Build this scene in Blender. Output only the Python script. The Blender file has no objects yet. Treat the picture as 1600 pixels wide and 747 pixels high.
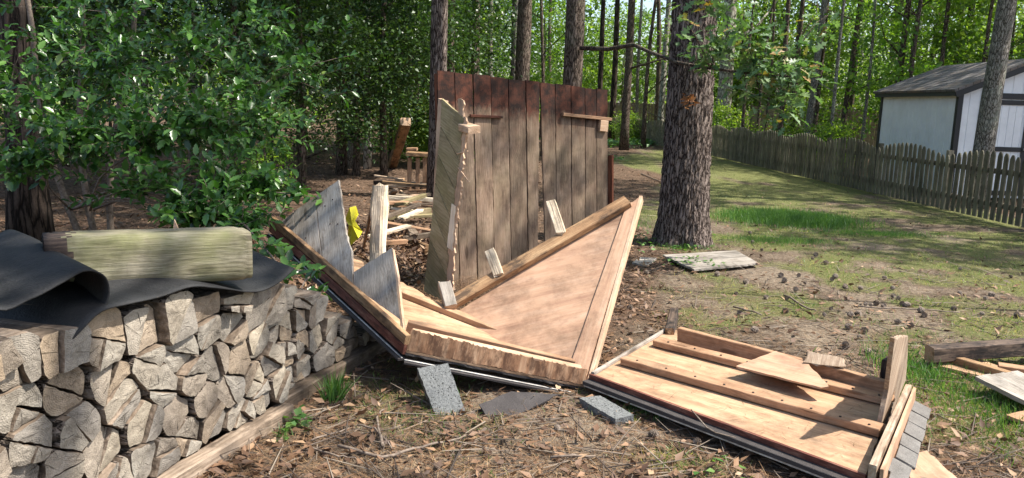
import bpy, bmesh, math, random
import numpy as np
from mathutils import Vector, Matrix, noise

random.seed(7)
RNG = np.random.default_rng(11)
scn = bpy.context.scene
COL = scn.collection

# ------------------------------------------------------------------ camera
F_PX = 1256.0
CAM_H = 1.6
PITCH = math.radians(9.6)
ROLL = math.radians(1.7)
RM = (Matrix.Rotation(math.pi/2-PITCH, 3, 'X') @ Matrix.Rotation(ROLL, 3, 'Z'))
CAMP = Vector((0, 0, CAM_H))
cam = bpy.data.cameras.new('camera')
cam.sensor_width = 36
cam.lens = 36*F_PX/1600
cam.clip_end = 1500
camo = bpy.data.objects.new('camera', cam)
camo.matrix_world = Matrix.Translation(CAMP) @ RM.to_4x4()
COL.objects.link(camo)
scn.camera = camo

# ------------------------------------------------------------------ light
SUN = Vector((0.54, -0.07, 0.80)).normalized()
world = bpy.data.worlds.new('World')
scn.world = world
world.use_nodes = True
wn = world.node_tree
bg = wn.nodes['Background']
sky = wn.nodes.new('ShaderNodeTexSky')
sky.sky_type = 'NISHITA'
sky.sun_disc = False
sky.sun_elevation = math.asin(SUN.z)
sky.sun_rotation = math.atan2(SUN.x, SUN.y)
sky.dust_density = 2.0
wn.links.new(sky.outputs[0], bg.inputs[0])
bg.inputs[1].default_value = 0.15
sl = bpy.data.lights.new('sun', 'SUN')
sl.energy = 5.0
sl.angle = math.radians(0.6)
sl.color = (1, 0.95, 0.86)
so = bpy.data.objects.new('sun', sl)
so.rotation_euler = SUN.to_track_quat('Z', 'Y').to_euler()
so.location = (8, -6, 20)
COL.objects.link(so)
scn.view_settings.view_transform = 'Standard'
scn.view_settings.look = 'None'
scn.view_settings.gamma = 1
scn.view_settings.exposure = 0.95
scn.render.engine = 'CYCLES'
scn.cycles.max_bounces = 8
scn.cycles.transparent_max_bounces = 4
scn.cycles.diffuse_bounces = 4


# ------------------------------------------------------------------ measuring helpers (world coordinates of points read off the photo)
def ray(px, py):
    return RM @ Vector(((px-800)/F_PX, -(py-373.5)/F_PX, -1))


def P(px, py, Y):
    d = ray(px, py)
    return CAMP + d*(Y/d.y)


def G(px, py, z=0.0):
    d = ray(px, py)
    return CAMP + d*((z-CAM_H)/d.z)


def plane(a, b, c):
    n = (b-a).cross(c-a)

    def f(px, py):
        d = ray(px, py)
        return CAMP + d*(n.dot(a-CAMP)/n.dot(d))
    f.n = n.normalized()
    f.a = a
    return f


# ------------------------------------------------------------------ materials
MATS = {}


class NT:
    def __init__(s, name):
        m = bpy.data.materials.new(name)
        m.use_nodes = True
        s.m = m
        s.t = m.node_tree
        s.n = s.t.nodes
        s.b = s.n['Principled BSDF']
        s.out = s.n['Material Output']
        MATS[name] = m

    def new(s, typ, **kw):
        n = s.n.new(typ)
        for k, v in kw.items():
            setattr(n, k, v)
        return n

    def l(s, a, b):
        s.t.links.new(a, b)

    def set(s, node, i, v):
        if isinstance(v, bpy.types.NodeSocket):
            s.l(v, node.inputs[i])
        elif v is not None:
            node.inputs[i].default_value = v

    def noise(s, vec, scale=5, detail=4, rough=0.6, dist=0.0):
        n = s.new('ShaderNodeTexNoise')
        s.set(n, 'Vector', vec)
        n.inputs['Scale'].default_value = scale
        n.inputs['Detail'].default_value = detail
        n.inputs['Roughness'].default_value = rough
        n.inputs['Distortion'].default_value = dist
        return n.outputs['Fac']

    def vor(s, vec, scale=5, feature='F1', out='Distance', rnd=1.0):
        n = s.new('ShaderNodeTexVoronoi', feature=feature)
        s.set(n, 'Vector', vec)
        n.inputs['Scale'].default_value = scale
        n.inputs['Randomness'].default_value = rnd
        return n.outputs[out]

    def mapping(s, vec, scale=(1, 1, 1), loc=(0, 0, 0), rot=(0, 0, 0)):
        n = s.new('ShaderNodeMapping')
        s.l(vec, n.inputs[0])
        s.set(n, 'Location', loc)
        s.set(n, 'Rotation', rot)
        s.set(n, 'Scale', scale)
        return n.outputs[0]

    def math(s, op, a, b=0.0, c=None, clamp=False):
        n = s.new('ShaderNodeMath', operation=op, use_clamp=clamp)
        s.set(n, 0, a)
        s.set(n, 1, b)
        if c is not None:
            s.set(n, 2, c)
        return n.outputs[0]

    def ramp(s, fac, stops):
        n = s.new('ShaderNodeValToRGB')
        s.l(fac, n.inputs[0])
        el = n.color_ramp.elements
        while len(el) > 1:
            el.remove(el[-1])
        for i, (p, c) in enumerate(stops):
            e = el[0] if i == 0 else el.new(p)
            e.position = p
            e.color = (c[0], c[1], c[2], 1) if not isinstance(c, (int, float)) else (c, c, c, 1)
        return n.outputs[0]

    def mix(s, fac, a, b, mode='MIX'):
        n = s.new('ShaderNodeMix', data_type='RGBA', blend_type=mode)
        s.set(n, 0, fac)
        for i, v in ((6, a), (7, b)):
            if isinstance(v, tuple):
                v = (v[0], v[1], v[2], 1)
            s.set(n, i, v)
        return n.outputs[2]

    def bump(s, h, dist=0.01, strength=1.0, base=None):
        n = s.new('ShaderNodeBump')
        n.inputs['Distance'].default_value = dist
        n.inputs['Strength'].default_value = strength
        s.l(h, n.inputs['Height'])
        if base is not None:
            s.l(base, n.inputs['Normal'])
        return n.outputs[0]

    def coord(s):
        """object coordinates shifted by a random amount per object"""
        tc = s.new('ShaderNodeTexCoord')
        oi = s.new('ShaderNodeObjectInfo')
        m = s.math('MULTIPLY', oi.outputs['Random'], 37.0)
        cb = s.new('ShaderNodeCombineXYZ')
        s.l(m, cb.inputs[0])
        s.l(m, cb.inputs[1])
        va = s.new('ShaderNodeVectorMath', operation='ADD')
        s.l(tc.outputs['Object'], va.inputs[0])
        s.l(cb.outputs[0], va.inputs[1])
        s.rand = oi.outputs['Random']
        s.obj = tc.outputs['Object']
        return va.outputs[0]

    def fin(s, color, rough=0.8, normal=None, spec=0.3):
        s.set(s.b, 'Base Color', color if not isinstance(color, tuple) else (*color, 1))
        s.set(s.b, 'Roughness', rough)
        s.set(s.b, 'Specular IOR Level', spec)
        if normal is not None:
            s.l(normal, s.b.inputs['Normal'])
        return s.m


def wood(name, c1, c2, c3, grain=1.0, ring=9.0, green=None, stain=None, topstain=None, vary=0.25, rough=0.8, bumpd=0.002, knots=True):
    """board wood; grain runs along local x. c1 dark streak, c2 main, c3 light"""
    s = NT(name)
    v = s.coord()
    warp = s.noise(s.mapping(v, (1.0, 2.2, 2.2)), 1.6, 3, 0.5)
    sep = s.new('ShaderNodeSeparateXYZ')
    s.l(v, sep.inputs[0])
    y = s.math('MULTIPLY_ADD', warp, 0.20, sep.outputs[1])
    y2 = s.math('MULTIPLY_ADD', sep.outputs[2], 0.6, y)
    wv = s.math('SINE', s.math('MULTIPLY', y2, 2*math.pi*ring*9))
    wv = s.math('MULTIPLY_ADD', wv, 0.5, 0.5)
    fine = s.noise(s.mapping(v, (4*grain, 110*grain, 110*grain)), 1.0, 4, 0.7)
    blot = s.noise(s.mapping(v, (2.2, 7, 7)), 1.5, 5, 0.65)
    f = s.math('ADD', s.math('MULTIPLY', wv, 0.07), s.math('ADD', s.math('MULTIPLY', fine, 0.48), s.math('MULTIPLY', blot, 0.62)))
    col = s.ramp(f, [(0.3, c1), (0.55, c2), (0.8, c3)])
    if knots:
        k = s.vor(s.mapping(v, (2.2, 8.5, 8.5)), 1.0)
        kf = s.ramp(k, [(0.0, 1), (0.1, 1), (0.16, 0)])
        col = s.mix(s.math('MULTIPLY', kf, 0.6), col, (c1[0]*.5, c1[1]*.42, c1[2]*.35))
    if green:
        g = s.ramp(s.noise(v, 3.2, 5, 0.7), [(0.42, 0), (0.66, 1)])
        col = s.mix(s.math('MULTIPLY', g, green[3]), col, green[:3])
    if stain:
        g = s.ramp(s.noise(s.mapping(v, (1.5, 4, 4)), 2.6, 6, 0.75), [(stain[4], 0), (stain[4]+.12, 1)])
        col = s.mix(s.math('MULTIPLY', g, stain[3]), col, stain[:3])
    if topstain:
        so_ = s.new('ShaderNodeSeparateXYZ')
        s.l(s.obj, so_.inputs[0])
        e = s.math('MULTIPLY_ADD', s.noise(s.mapping(v, (6, 14, 14)), 1.5, 5, 0.7), 0.28, so_.outputs[0])
        g = s.ramp(e, [(topstain[3]+.06, 1), (topstain[3]+.18, 0.25), (topstain[3]+.42, 0)])
        dark = s.mix(s.ramp(s.noise(v, 7, 5, 0.75), [(.42, 0), (.6, 1)]), topstain[:3], (topstain[0]*4.4, topstain[1]*3.2, topstain[2]*2.6))
        col = s.mix(g, col, dark)
    dirt = s.ramp(s.noise(v, 2.3, 7, .72), [(.36, .58), (.52, 1.0), (.7, 1.08)])
    col = s.mix(1.0, col, dirt, 'MULTIPLY')
    spk = s.ramp(s.vor(v, 38), [(.05, 1), (.09, 0)])
    col = s.mix(s.math('MULTIPLY', spk, .45), col, (.06, .035, .02))
    hv = s.new('ShaderNodeHueSaturation')
    s.l(s.math('MULTIPLY_ADD', s.rand, vary*2, 1-vary), hv.inputs['Value'])
    s.l(col, hv.inputs['Color'])
    col = hv.outputs[0]
    h = s.math('ADD', s.math('MULTIPLY', fine, 1.0), s.math('MULTIPLY', wv, 0.10))
    return s.fin(col, rough, s.bump(h, bumpd, 1.0), 0.25)


wood('weathered_plank', (.055, .034, .022), (.195, .13, .088), (.33, .24, .175), ring=7, stain=(.07, .042, .028, .55, .52), topstain=(.02, .009, .006, .33), green=(.13, .13, .07, .25))
wood('split_side', (.05, .036, .026), (.19, .14, .10), (.33, .26, .20), grain=.6, ring=4, stain=(.05, .035, .025, .6, .5), bumpd=.006)
wood('tan_weathered', (.10, .065, .042), (.31, .22, .155), (.52, .42, .32), ring=4, stain=(.12, .075, .05, .6, .52), bumpd=.005)
wood('grey_board', (.11, .092, .075), (.30, .262, .222), (.47, .425, .375), ring=6, stain=(.10, .07, .045, .6, .53))
wood('mossy_board', (.10, .07, .04), (.26, .20, .11), (.42, .34, .21), green=(.17, .17, .06, .4), ring=5)
wood('fresh_wood', (.28, .165, .095), (.47, .31, .20), (.62, .46, .33), ring=7, vary=.1)
wood('lumber', (.18, .095, .052), (.33, .19, .11), (.46, .30, .19), ring=8, stain=(.13, .07, .035, .45, .58), vary=.12)
wood('worn_lumber', (.10, .055, .028), (.27, .155, .08), (.47, .31, .17), ring=8, stain=(.05, .036, .028, .8, .5), vary=.12)
wood('plywood', (.25, .14, .085), (.43, .265, .158), (.56, .38, .245), grain=.5, ring=1.2, knots=False, stain=(.24, .145, .085, .6, .50), vary=.06, rough=.7)
wood('pink_plywood', (.27, .145, .10), (.44, .27, .172), (.56, .375, .26), grain=.5, ring=1.2, knots=False, stain=(.29, .165, .11, .5, .52), vary=.05, rough=.7)
wood('peeling_plywood', (.10, .05, .028), (.31, .165, .09), (.58, .39, .25), grain=.35, ring=1.5, knots=False, stain=(.09, .045, .027, .85, .46), vary=.05, bumpd=.006)
wood('charred_wood', (.012, .01, .01), (.06, .042, .034), (.20, .14, .10), ring=5, stain=(.012, .011, .011, .9, .45))
wood('rotten_wood', (.30, .20, .12), (.62, .50, .36), (.80, .70, .55), grain=.4, ring=5, stain=(.26, .16, .10, .6, .58), bumpd=.012)
wood('old_timber', (.035, .028, .018), (.19, .165, .11), (.38, .34, .25), ring=6, green=(.155, .165, .06, .65), stain=(.10, .085, .06, .5, .6), bumpd=.004, vary=.05)
wood('picket_wood', (.055, .046, .032), (.155, .13, .092), (.27, .235, .175), ring=5, green=(.14, .15, .08, .45), vary=.3)
wood('far_fence_wood', (.11, .085, .055), (.22, .17, .11), (.31, .25, .17), ring=5, vary=.15)


def bark(name, c1, c2, c3, scale=9.0, stretch=.28, dist=.03, lichen=None):
    s = NT(name)
    v = s.coord()
    vv = s.mapping(v, (1, 1, stretch))
    w = s.noise(vv, scale*.9, 4, 0.6)
    va = s.new('ShaderNodeVectorMath', operation='ADD')
    s.l(vv, va.inputs[0])
    cb = s.new('ShaderNodeCombineXYZ')
    ww = s.math('MULTIPLY', w, .13)
    s.l(ww, cb.inputs[0]); s.l(ww, cb.inputs[1]); s.l(ww, cb.inputs[2])
    s.l(cb.outputs[0], va.inputs[1])
    cr = s.vor(va.outputs[0], scale, 'DISTANCE_TO_EDGE')
    crack = s.ramp(cr, [(0, 0), (.12, .7), (.35, 1)])
    n2 = s.noise(s.mapping(v, (1, 1, .5)), scale*5, 5, 0.7)
    f = s.math('MULTIPLY', crack, s.math('MULTIPLY_ADD', n2, .9, .35))
    col = s.ramp(f, [(.1, c1), (.45, c2), (.85, c3)])
    if lichen:
        g = s.ramp(s.noise(v, 2.8, 6, .7), [(.5, 0), (.64, 1)])
        col = s.mix(s.math('MULTIPLY', g, lichen[3]), col, lichen[:3])
    h = s.math('ADD', crack, s.math('MULTIPLY', n2, .4))
    return s.fin(col, .9, s.bump(h, dist, 1.0), .15)


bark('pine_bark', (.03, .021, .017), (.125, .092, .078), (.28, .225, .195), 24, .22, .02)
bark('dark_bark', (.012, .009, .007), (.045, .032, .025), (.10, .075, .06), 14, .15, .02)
bark('grey_bark', (.05, .045, .035), (.17, .15, .125), (.33, .30, .26), 26, .35, .012, lichen=(.33, .36, .29, .5))
bark('brown_bark', (.03, .022, .016), (.12, .085, .065), (.24, .185, .15), 26, .22, .02, lichen=(.17, .19, .12, .3))
bark('pale_bark', (.11, .095, .08), (.33, .30, .255), (.50, .47, .41), 9, .5, .008, lichen=(.16, .14, .11, .6))
bark('log_bark', (.03, .024, .018), (.13, .10, .08), (.28, .23, .19), 24, .35, .01)


def leafmat(name, stops, gloss=.5, trans=.35, tcol=(1.5, 1.6, .5)):
    s = NT(name)
    at = s.new('ShaderNodeAttribute', attribute_name='var')
    col = s.ramp(at.outputs['Fac'], stops)
    tr = s.new('ShaderNodeBsdfTranslucent')
    tc = s.mix(1.0, col, tcol, 'MULTIPLY')
    s.l(tc, tr.inputs[0])
    mx = s.new('ShaderNodeMixShader')
    mx.inputs[0].default_value = trans
    s.fin(col, gloss, None, .5)
    s.l(s.b.outputs[0], mx.inputs[1])
    s.l(tr.outputs[0], mx.inputs[2])
    s.l(mx.outputs[0], s.out.inputs[0])
    return s.m


leafmat('holly_leaf', [(0, (.022, .060, .012)), (.5, (.052, .125, .024)), (.93, (.11, .22, .042)), (1, (.16, .23, .05))], .30, .22, (1.2, 1.7, .5))
leafmat('dark_leaf', [(0, (.014, .036, .010)), (.6, (.040, .088, .022)), (1, (.11, .17, .045))], .4, .3)
leafmat('green_leaf', [(0, (.035, .072, .016)), (.4, (.10, .18, .034)), (.8, (.21, .30, .058)), (1, (.36, .42, .09))], .42, .55)
leafmat('yellow_leaf', [(0, (.06, .12, .02)), (.5, (.13, .25, .04)), (1, (.28, .38, .07))], .5, .5)
leafmat('oak_leaf', [(0, (.06, .115, .045)), (.5, (.13, .21, .095)), (.88, (.19, .27, .12)), (1, (.30, .17, .04))], .45, .3, (1.2, 1.5, .6))
leafmat('dead_leaf', [(0, (.15, .055, .02)), (1, (.36, .17, .06))], .7, .3, (1.2, 1, .7))
leafmat('litter_leaf', [(0, (.055, .03, .018)), (.45, (.14, .075, .042)), (.85, (.27, .155, .085)), (1, (.44, .31, .19))], .65, .1, (1, 1, 1))
leafmat('needle', [(0, (.09, .045, .022)), (.6, (.24, .13, .065)), (1, (.42, .28, .15))], .6, .05, (1, 1, 1))
leafmat('twig_var', [(0, (.05, .035, .027)), (.6, (.13, .095, .07)), (1, (.26, .21, .16))], .8, .02, (1, 1, 1))
leafmat('grass_blade', [(0, (.06, .12, .025)), (.4, (.12, .20, .05)), (.65, (.20, .26, .08)), (.8, (.36, .32, .17)), (1, (.52, .43, .28))], .5, .35)
leafmat('lush_grass', [(0, (.045, .11, .025)), (.6, (.08, .19, .04)), (1, (.18, .29, .08))], .5, .35)


def m_ground():
    s = NT('ground_soil')
    g = s.new('ShaderNodeNewGeometry')
    v = g.outputs['Position']
    at = s.new('ShaderNodeAttribute', attribute_name='mask')
    sp = s.new('ShaderNodeSeparateColor')
    s.l(at.outputs['Color'], sp.inputs[0])
    grass, litter, sand = sp.outputs[0], sp.outputs[1], sp.outputs[2]
    n1 = s.noise(v, 3.0, 8, .7)
    n2 = s.noise(v, 26, 6, .75)
    n3 = s.noise(v, 120, 3, .7)
    soil = s.ramp(s.math('MULTIPLY_ADD', n2, .6, s.math('MULTIPLY', n1, .45)), [(.3, (.04, .028, .02)), (.5, (.135, .098, .07)), (.68, (.31, .245, .18))])
    sandc = s.ramp(s.math('MULTIPLY_ADD', n3, .4, s.math('MULTIPLY', n2, .6)), [(.3, (.12, .088, .062)), (.5, (.28, .218, .158)), (.7, (.47, .395, .305))])
    gr = s.ramp(s.math('MULTIPLY_ADD', n3, .5, s.math('MULTIPLY', n2, .5)), [(.3, (.06, .07, .022)), (.5, (.155, .17, .055)), (.7, (.27, .265, .115))])
    lit = s.ramp(s.vor(v, 22, out='Color'), [(0, (.05, .033, .024)), (.5, (.14, .088, .058)), (1, (.30, .20, .14))])
    lit = s.mix(s.ramp(n2, [(.35, 1), (.55, 0)]), lit, (.05, .032, .022))

    def mk(m, w=.6):
        e = s.math('ADD', m, s.math('MULTIPLY_ADD', n2, w*1.2, -w*.6))
        return s.ramp(e, [(.35, 0), (.62, 1)])
    c = s.mix(mk(sand), soil, sandc)
    c = s.mix(s.math('MULTIPLY', mk(grass, .6), .85), c, gr)
    c = s.mix(s.math('MULTIPLY', mk(litter, .6), .9), c, lit)
    h = s.math('ADD', n2, s.math('MULTIPLY', n3, .4))
    return s.fin(c, .95, s.bump(h, .035, 1.0), .1)


m_ground()


def m_end():
    s = NT('end_grain')
    tc = s.new('ShaderNodeTexCoord')
    oi = s.new('ShaderNodeObjectInfo')
    r = oi.outputs['Random']
    sp = s.new('ShaderNodeSeparateXYZ')
    s.l(tc.outputs['Object'], sp.inputs[0])
    x, y = sp.outputs[0], sp.outputs[1]
    nz = s.noise(tc.outputs['Object'], 14, 3, .6)
    d = s.math('SQRT', s.math('ADD', s.math('MULTIPLY', x, x), s.math('MULTIPLY', y, y)))
    dd = s.math('MULTIPLY_ADD', nz, .02, d)
    ring = s.math('MULTIPLY_ADD', s.math('SINE', s.math('MULTIPLY', dd, 900)), .5, .5)
    ang = s.math('ARCTAN2', y, x)
    cv = s.new('ShaderNodeCombineXYZ')
    s.l(s.math('MULTIPLY', ang, 3.5), cv.inputs[0])
    s.l(s.math('MULTIPLY', d, 3), cv.inputs[1])
    s.l(s.math('MULTIPLY', r, 50), cv.inputs[2])
    rad = s.noise(cv.outputs[0], 2.5, 3, .8)
    crack = s.ramp(rad, [(.33, 1), (.36, 0)])
    v2 = s.coord()
    bl = s.noise(v2, 9, 6, .72)
    fine = s.noise(v2, 160, 3, .7)
    f = s.math('ADD', s.math('MULTIPLY', ring, .03), s.math('ADD', s.math('MULTIPLY', bl, .62), s.math('MULTIPLY', fine, .25)))
    col = s.ramp(f, [(.3, (.12, .105, .088)), (.5, (.35, .32, .275)), (.7, (.54, .50, .44))])
    warm = s.ramp(r, [(0, (1.05, .88, .72)), (.2, (.84, .76, .70)), (.45, (1.0, .98, .95)), (.7, (.72, .70, .70)), (1, (1.15, 1.07, .95))])
    col = s.mix(1.0, col, warm, 'MULTIPLY')
    col = s.mix(s.math('MULTIPLY', crack, .8), col, (.02, .014, .01))
    h = s.math('ADD', s.math('MULTIPLY', crack, -2.5), s.math('ADD', s.math('MULTIPLY', fine, .9), s.math('ADD', bl, s.math('MULTIPLY', ring, .10))))
    return s.fin(col, .9, s.bump(h, .006, 1.0), .15)


m_end()


def m_misc():
    s = NT('rubber_mat')
    v = s.coord()
    n = s.noise(v, 5, 6, .7)
    n2 = s.noise(v, 90, 3, .7)
    c = s.ramp(n, [(.35, (.012, .012, .013)), (.7, (.030, .030, .031))])
    dust = s.ramp(s.noise(v, 45, 5, .8), [(.62, 0), (.72, 1)])
    c = s.mix(s.math('MULTIPLY', dust, .5), c, (.14, .12, .095))
    s.fin(c, .7, s.bump(s.math('ADD', s.math('MULTIPLY', n, 3), n2), .004), .3)
    s = NT('shingle')
    v = s.coord()
    n = s.noise(v, 260, 2, .8)
    n2 = s.noise(v, 7, 5, .7)
    c = s.ramp(s.math('MULTIPLY_ADD', n, .6, s.math('MULTIPLY', n2, .4)), [(.3, (.025, .022, .022)), (.55, (.07, .062, .06)), (.8, (.17, .155, .145))])
    s.fin(c, .9, s.bump(n, .003), .2)
    s = NT('grey_shingle')
    v = s.coord()
    n = s.noise(v, 200, 2, .8)
    n2 = s.noise(v, 9, 5, .7)
    c = s.ramp(s.math('MULTIPLY_ADD', n, .5, s.math('MULTIPLY', n2, .5)), [(.3, (.07, .065, .06)), (.55, (.17, .16, .15)), (.8, (.30, .285, .265))])
    s.fin(c, .95, s.bump(n, .003), .2)
    s = NT('concrete')
    v = s.coord()
    n = s.noise(v, 70, 4, .75)
    p = s.ramp(s.math('ADD', s.vor(v, 70), s.math('MULTIPLY', s.noise(v, 18), .3)), [(.25, 1), (.42, 0)])
    c = s.ramp(n, [(.3, (.09, .093, .092)), (.7, (.24, .245, .24))])
    c = s.mix(s.math('MULTIPLY', p, .7), c, (.05, .05, .05))
    s.fin(c, .95, s.bump(s.math('SUBTRACT', n, p), .006), .1)
    s = NT('white_metal')
    v = s.coord()
    c = s.ramp(s.noise(v, 14, 5, .7), [(.35, (.28, .25, .22)), (.6, (.62, .6, .56))])
    s.fin(c, .5, None, .4)
    s = NT('red_paint')
    v = s.coord()
    c = s.ramp(s.noise(s.mapping(v, (1.5, 9, 9)), 5, 5, .75), [(.35, (.05, .022, .016)), (.5, (.14, .045, .03)), (.68, (.25, .13, .09))])
    s.fin(c, .75, None, .3)
    s = NT('rust_board')
    v = s.coord()
    c = s.ramp(s.noise(s.mapping(v, (1.5, 9, 9)), 3, 5, .75), [(.35, (.08, .025, .012)), (.68, (.26, .09, .045))])
    s.fin(c, .8, None, .3)
    s = NT('yellow_plastic')
    v = s.coord()
    c = s.ramp(s.vor(v, 30), [(.12, (.02, .02, .01)), (.16, (.62, .56, .03))])
    s.fin(c, .45, None, .5)
    s = NT('hollow_dark')
    s.fin((.02, .014, .01), .95)
    # garden shed
    s = NT('white_siding')
    tc = s.new('ShaderNodeTexCoord')
    v = tc.outputs['Object']
    n = s.noise(v, 2.5, 6, .7)
    c = s.ramp(n, [(.3, (.70, .70, .71)), (.7, (.84, .84, .85))])
    s.fin(c, .6, s.bump(s.noise(s.mapping(v, (30, 30, 2)), 1, 3), .002), .3)
    s = NT('black_trim')
    s.fin((.018, .018, .02), .5, None, .4)
    s = NT('roof_shingle')
    tc = s.new('ShaderNodeTexCoord')
    v = tc.outputs['Object']
    br = s.new('ShaderNodeTexBrick')
    s.l(s.mapping(v, (1, 1, 1), rot=(0, 0, math.pi/2)), br.inputs[0])
    br.inputs['Color1'].default_value = (.10, .092, .09, 1)
    br.inputs['Color2'].default_value = (.17, .155, .148, 1)
    br.inputs['Mortar'].default_value = (.02, .02, .02, 1)
    br.inputs['Scale'].default_value = 3
    br.inputs['Mortar Size'].default_value = .02
    br.inputs['Brick Width'].default_value = .6
    br.inputs['Row Height'].default_value = .4
    g = s.ramp(s.noise(v, 2.2, 6, .7), [(.5, 0), (.64, 1)])
    c = s.mix(s.math('MULTIPLY', g, .7), br.outputs[0], (.20, .15, .11))  # brown patches put sunlit dapples into the roof colour
    s.fin(c, .9, s.bump(s.noise(v, 60, 3), .01), .2)
    s = NT('steel')
    s.b.inputs['Metallic'].default_value = 1
    s.fin((.45, .45, .46), .35)
    s = NT('cone_scale')
    v = s.coord()
    c = s.ramp(s.noise(v, 40, 3, .7), [(.3, (.09, .07, .056)), (.7, (.36, .29, .235))])
    s.fin(c, .85, None, .2)
    s = NT('twig_bark')
    v = s.coord()
    c = s.ramp(s.noise(v, 30, 4, .7), [(.3, (.09, .065, .05)), (.7, (.28, .225, .18))])
    s.fin(c, .9, None, .2)
    s = NT('green_stem')
    s.fin((.075, .07, .045), .8)


m_misc()


# ------------------------------------------------------------------ object helpers
def meta(o, label=None, cat=None, group=None, kind=None):
    for k, v in (('label', label), ('category', cat), ('group', group), ('kind', kind)):
        if v:
            o[k] = v
    return o


def thing(name, loc, label, cat, group=None):
    o = bpy.data.objects.new(name, None)
    o.empty_display_size = .1
    o.location = loc
    COL.objects.link(o)
    return meta(o, label, cat, group)


def attach(o, parent, mw=None):
    """parent o to an unrotated Empty keeping world placement mw"""
    mw = mw if mw is not None else o.matrix_basis.copy()
    if parent is not None:
        o.parent = parent
        base = parent_world(parent)
        o.matrix_basis = base.inverted() @ mw
    else:
        o.matrix_basis = mw
    return o


def parent_world(o):
    m = o.matrix_basis.copy()
    p = o.parent
    while p is not None:
        m = p.matrix_basis @ m
        p = p.parent
    return m


def mesh_obj(name, verts, faces, mat, parent=None, mw=None, smooth=False, mats=None, fmat=None):
    me = bpy.data.meshes.new(name)
    me.from_pydata([tuple(v) for v in verts], [], faces)
    for m in (mats or [mat]):
        me.materials.append(MATS[m])
    if fmat:
        me.polygons.foreach_set('material_index', fmat)
    if smooth:
        me.polygons.foreach_set('use_smooth', [True]*len(me.polygons))
    me.update()
    o = bpy.data.objects.new(name, me)
    COL.objects.link(o)
    attach(o, parent, mw or Matrix.Identity(4))
    return o


def frame(origin, x, n):
    z = n.normalized()
    x = (x - z*x.dot(z)).normalized()
    y = z.cross(x)
    m = Matrix((x, y, z)).transposed().to_4x4()
    m.translation = origin
    return m


def rough_outline(pts, step, jag, rnd, keep=None):
    out = []
    n = len(pts)
    for i in range(n):
        a, b = pts[i], pts[(i+1) % n]
        L = (b-a).length
        j = jag if keep is None else (keep.get(i, jag))
        k = max(1, int(L/step)) if j > 0 else 1
        e = (b-a).normalized() if L > 0 else b-a
        pr = Vector((-e.y, e.x, 0))
        for q in range(k):
            p = a.lerp(b, q/k)
            if q > 0:
                p = p + pr*rnd.uniform(-j, j) + e*rnd.uniform(-.3, .3)*step
            out.append(p)
    return out


def slab(name, pts, thick, mat, parent=None, grain=None, jag=.0015, step=.035, edges=None, toward=None, bow=0.0, emat=None):
    """flat piece whose seen face carries pts; thickness goes away from the viewer side. grain = world direction of the wood grain"""
    pts = [Vector(p) for p in pts]
    n = Vector((0, 0, 0))
    for i in range(len(pts)):
        a, b = pts[i], pts[(i+1) % len(pts)]
        n += a.cross(b)
    n.normalize()
    c = sum(pts, Vector((0, 0, 0)))/len(pts)
    tw = toward or (CAMP-c)
    if n.dot(tw) < 0:
        n = -n
        pts = [pts[0]] + pts[:0:-1]
        if edges:
            N = len(pts)
            edges = {(N-1-k) % N: v for k, v in edges.items()}
    g = grain if grain is not None else pts[1]-pts[0]
    M = frame(pts[0], g, n)
    Mi = M.inverted()
    lp = [Mi @ p for p in pts]
    for p in lp:
        p.z = 0
    rnd = random.Random(hash((round(pts[0].x, 3), round(pts[0].y, 3), name.count('a'))) & 0xffff)
    lp = rough_outline(lp, step, jag, rnd, edges)
    N = len(lp)
    vs = [(p.x, p.y, 0) for p in lp] + [(p.x+rnd.uniform(-1, 1)*jag, p.y+rnd.uniform(-1, 1)*jag, -thick) for p in lp]
    # small bevel ring
    fs = [list(range(N)), list(range(2*N-1, N-1, -1))]
    for i in range(N):
        j = (i+1) % N
        fs.append([i, N+i, N+j, j])
    o = mesh_obj(name, vs, fs, mat, parent, M, mats=[mat] + ([emat] if emat else []), fmat=([0, 0]+[1]*N) if emat else None)
    bm = bmesh.new()
    bm.from_mesh(o.data)
    bmesh.ops.recalc_face_normals(bm, faces=bm.faces)
    bm.to_mesh(o.data)
    bm.free()
    return o


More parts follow.
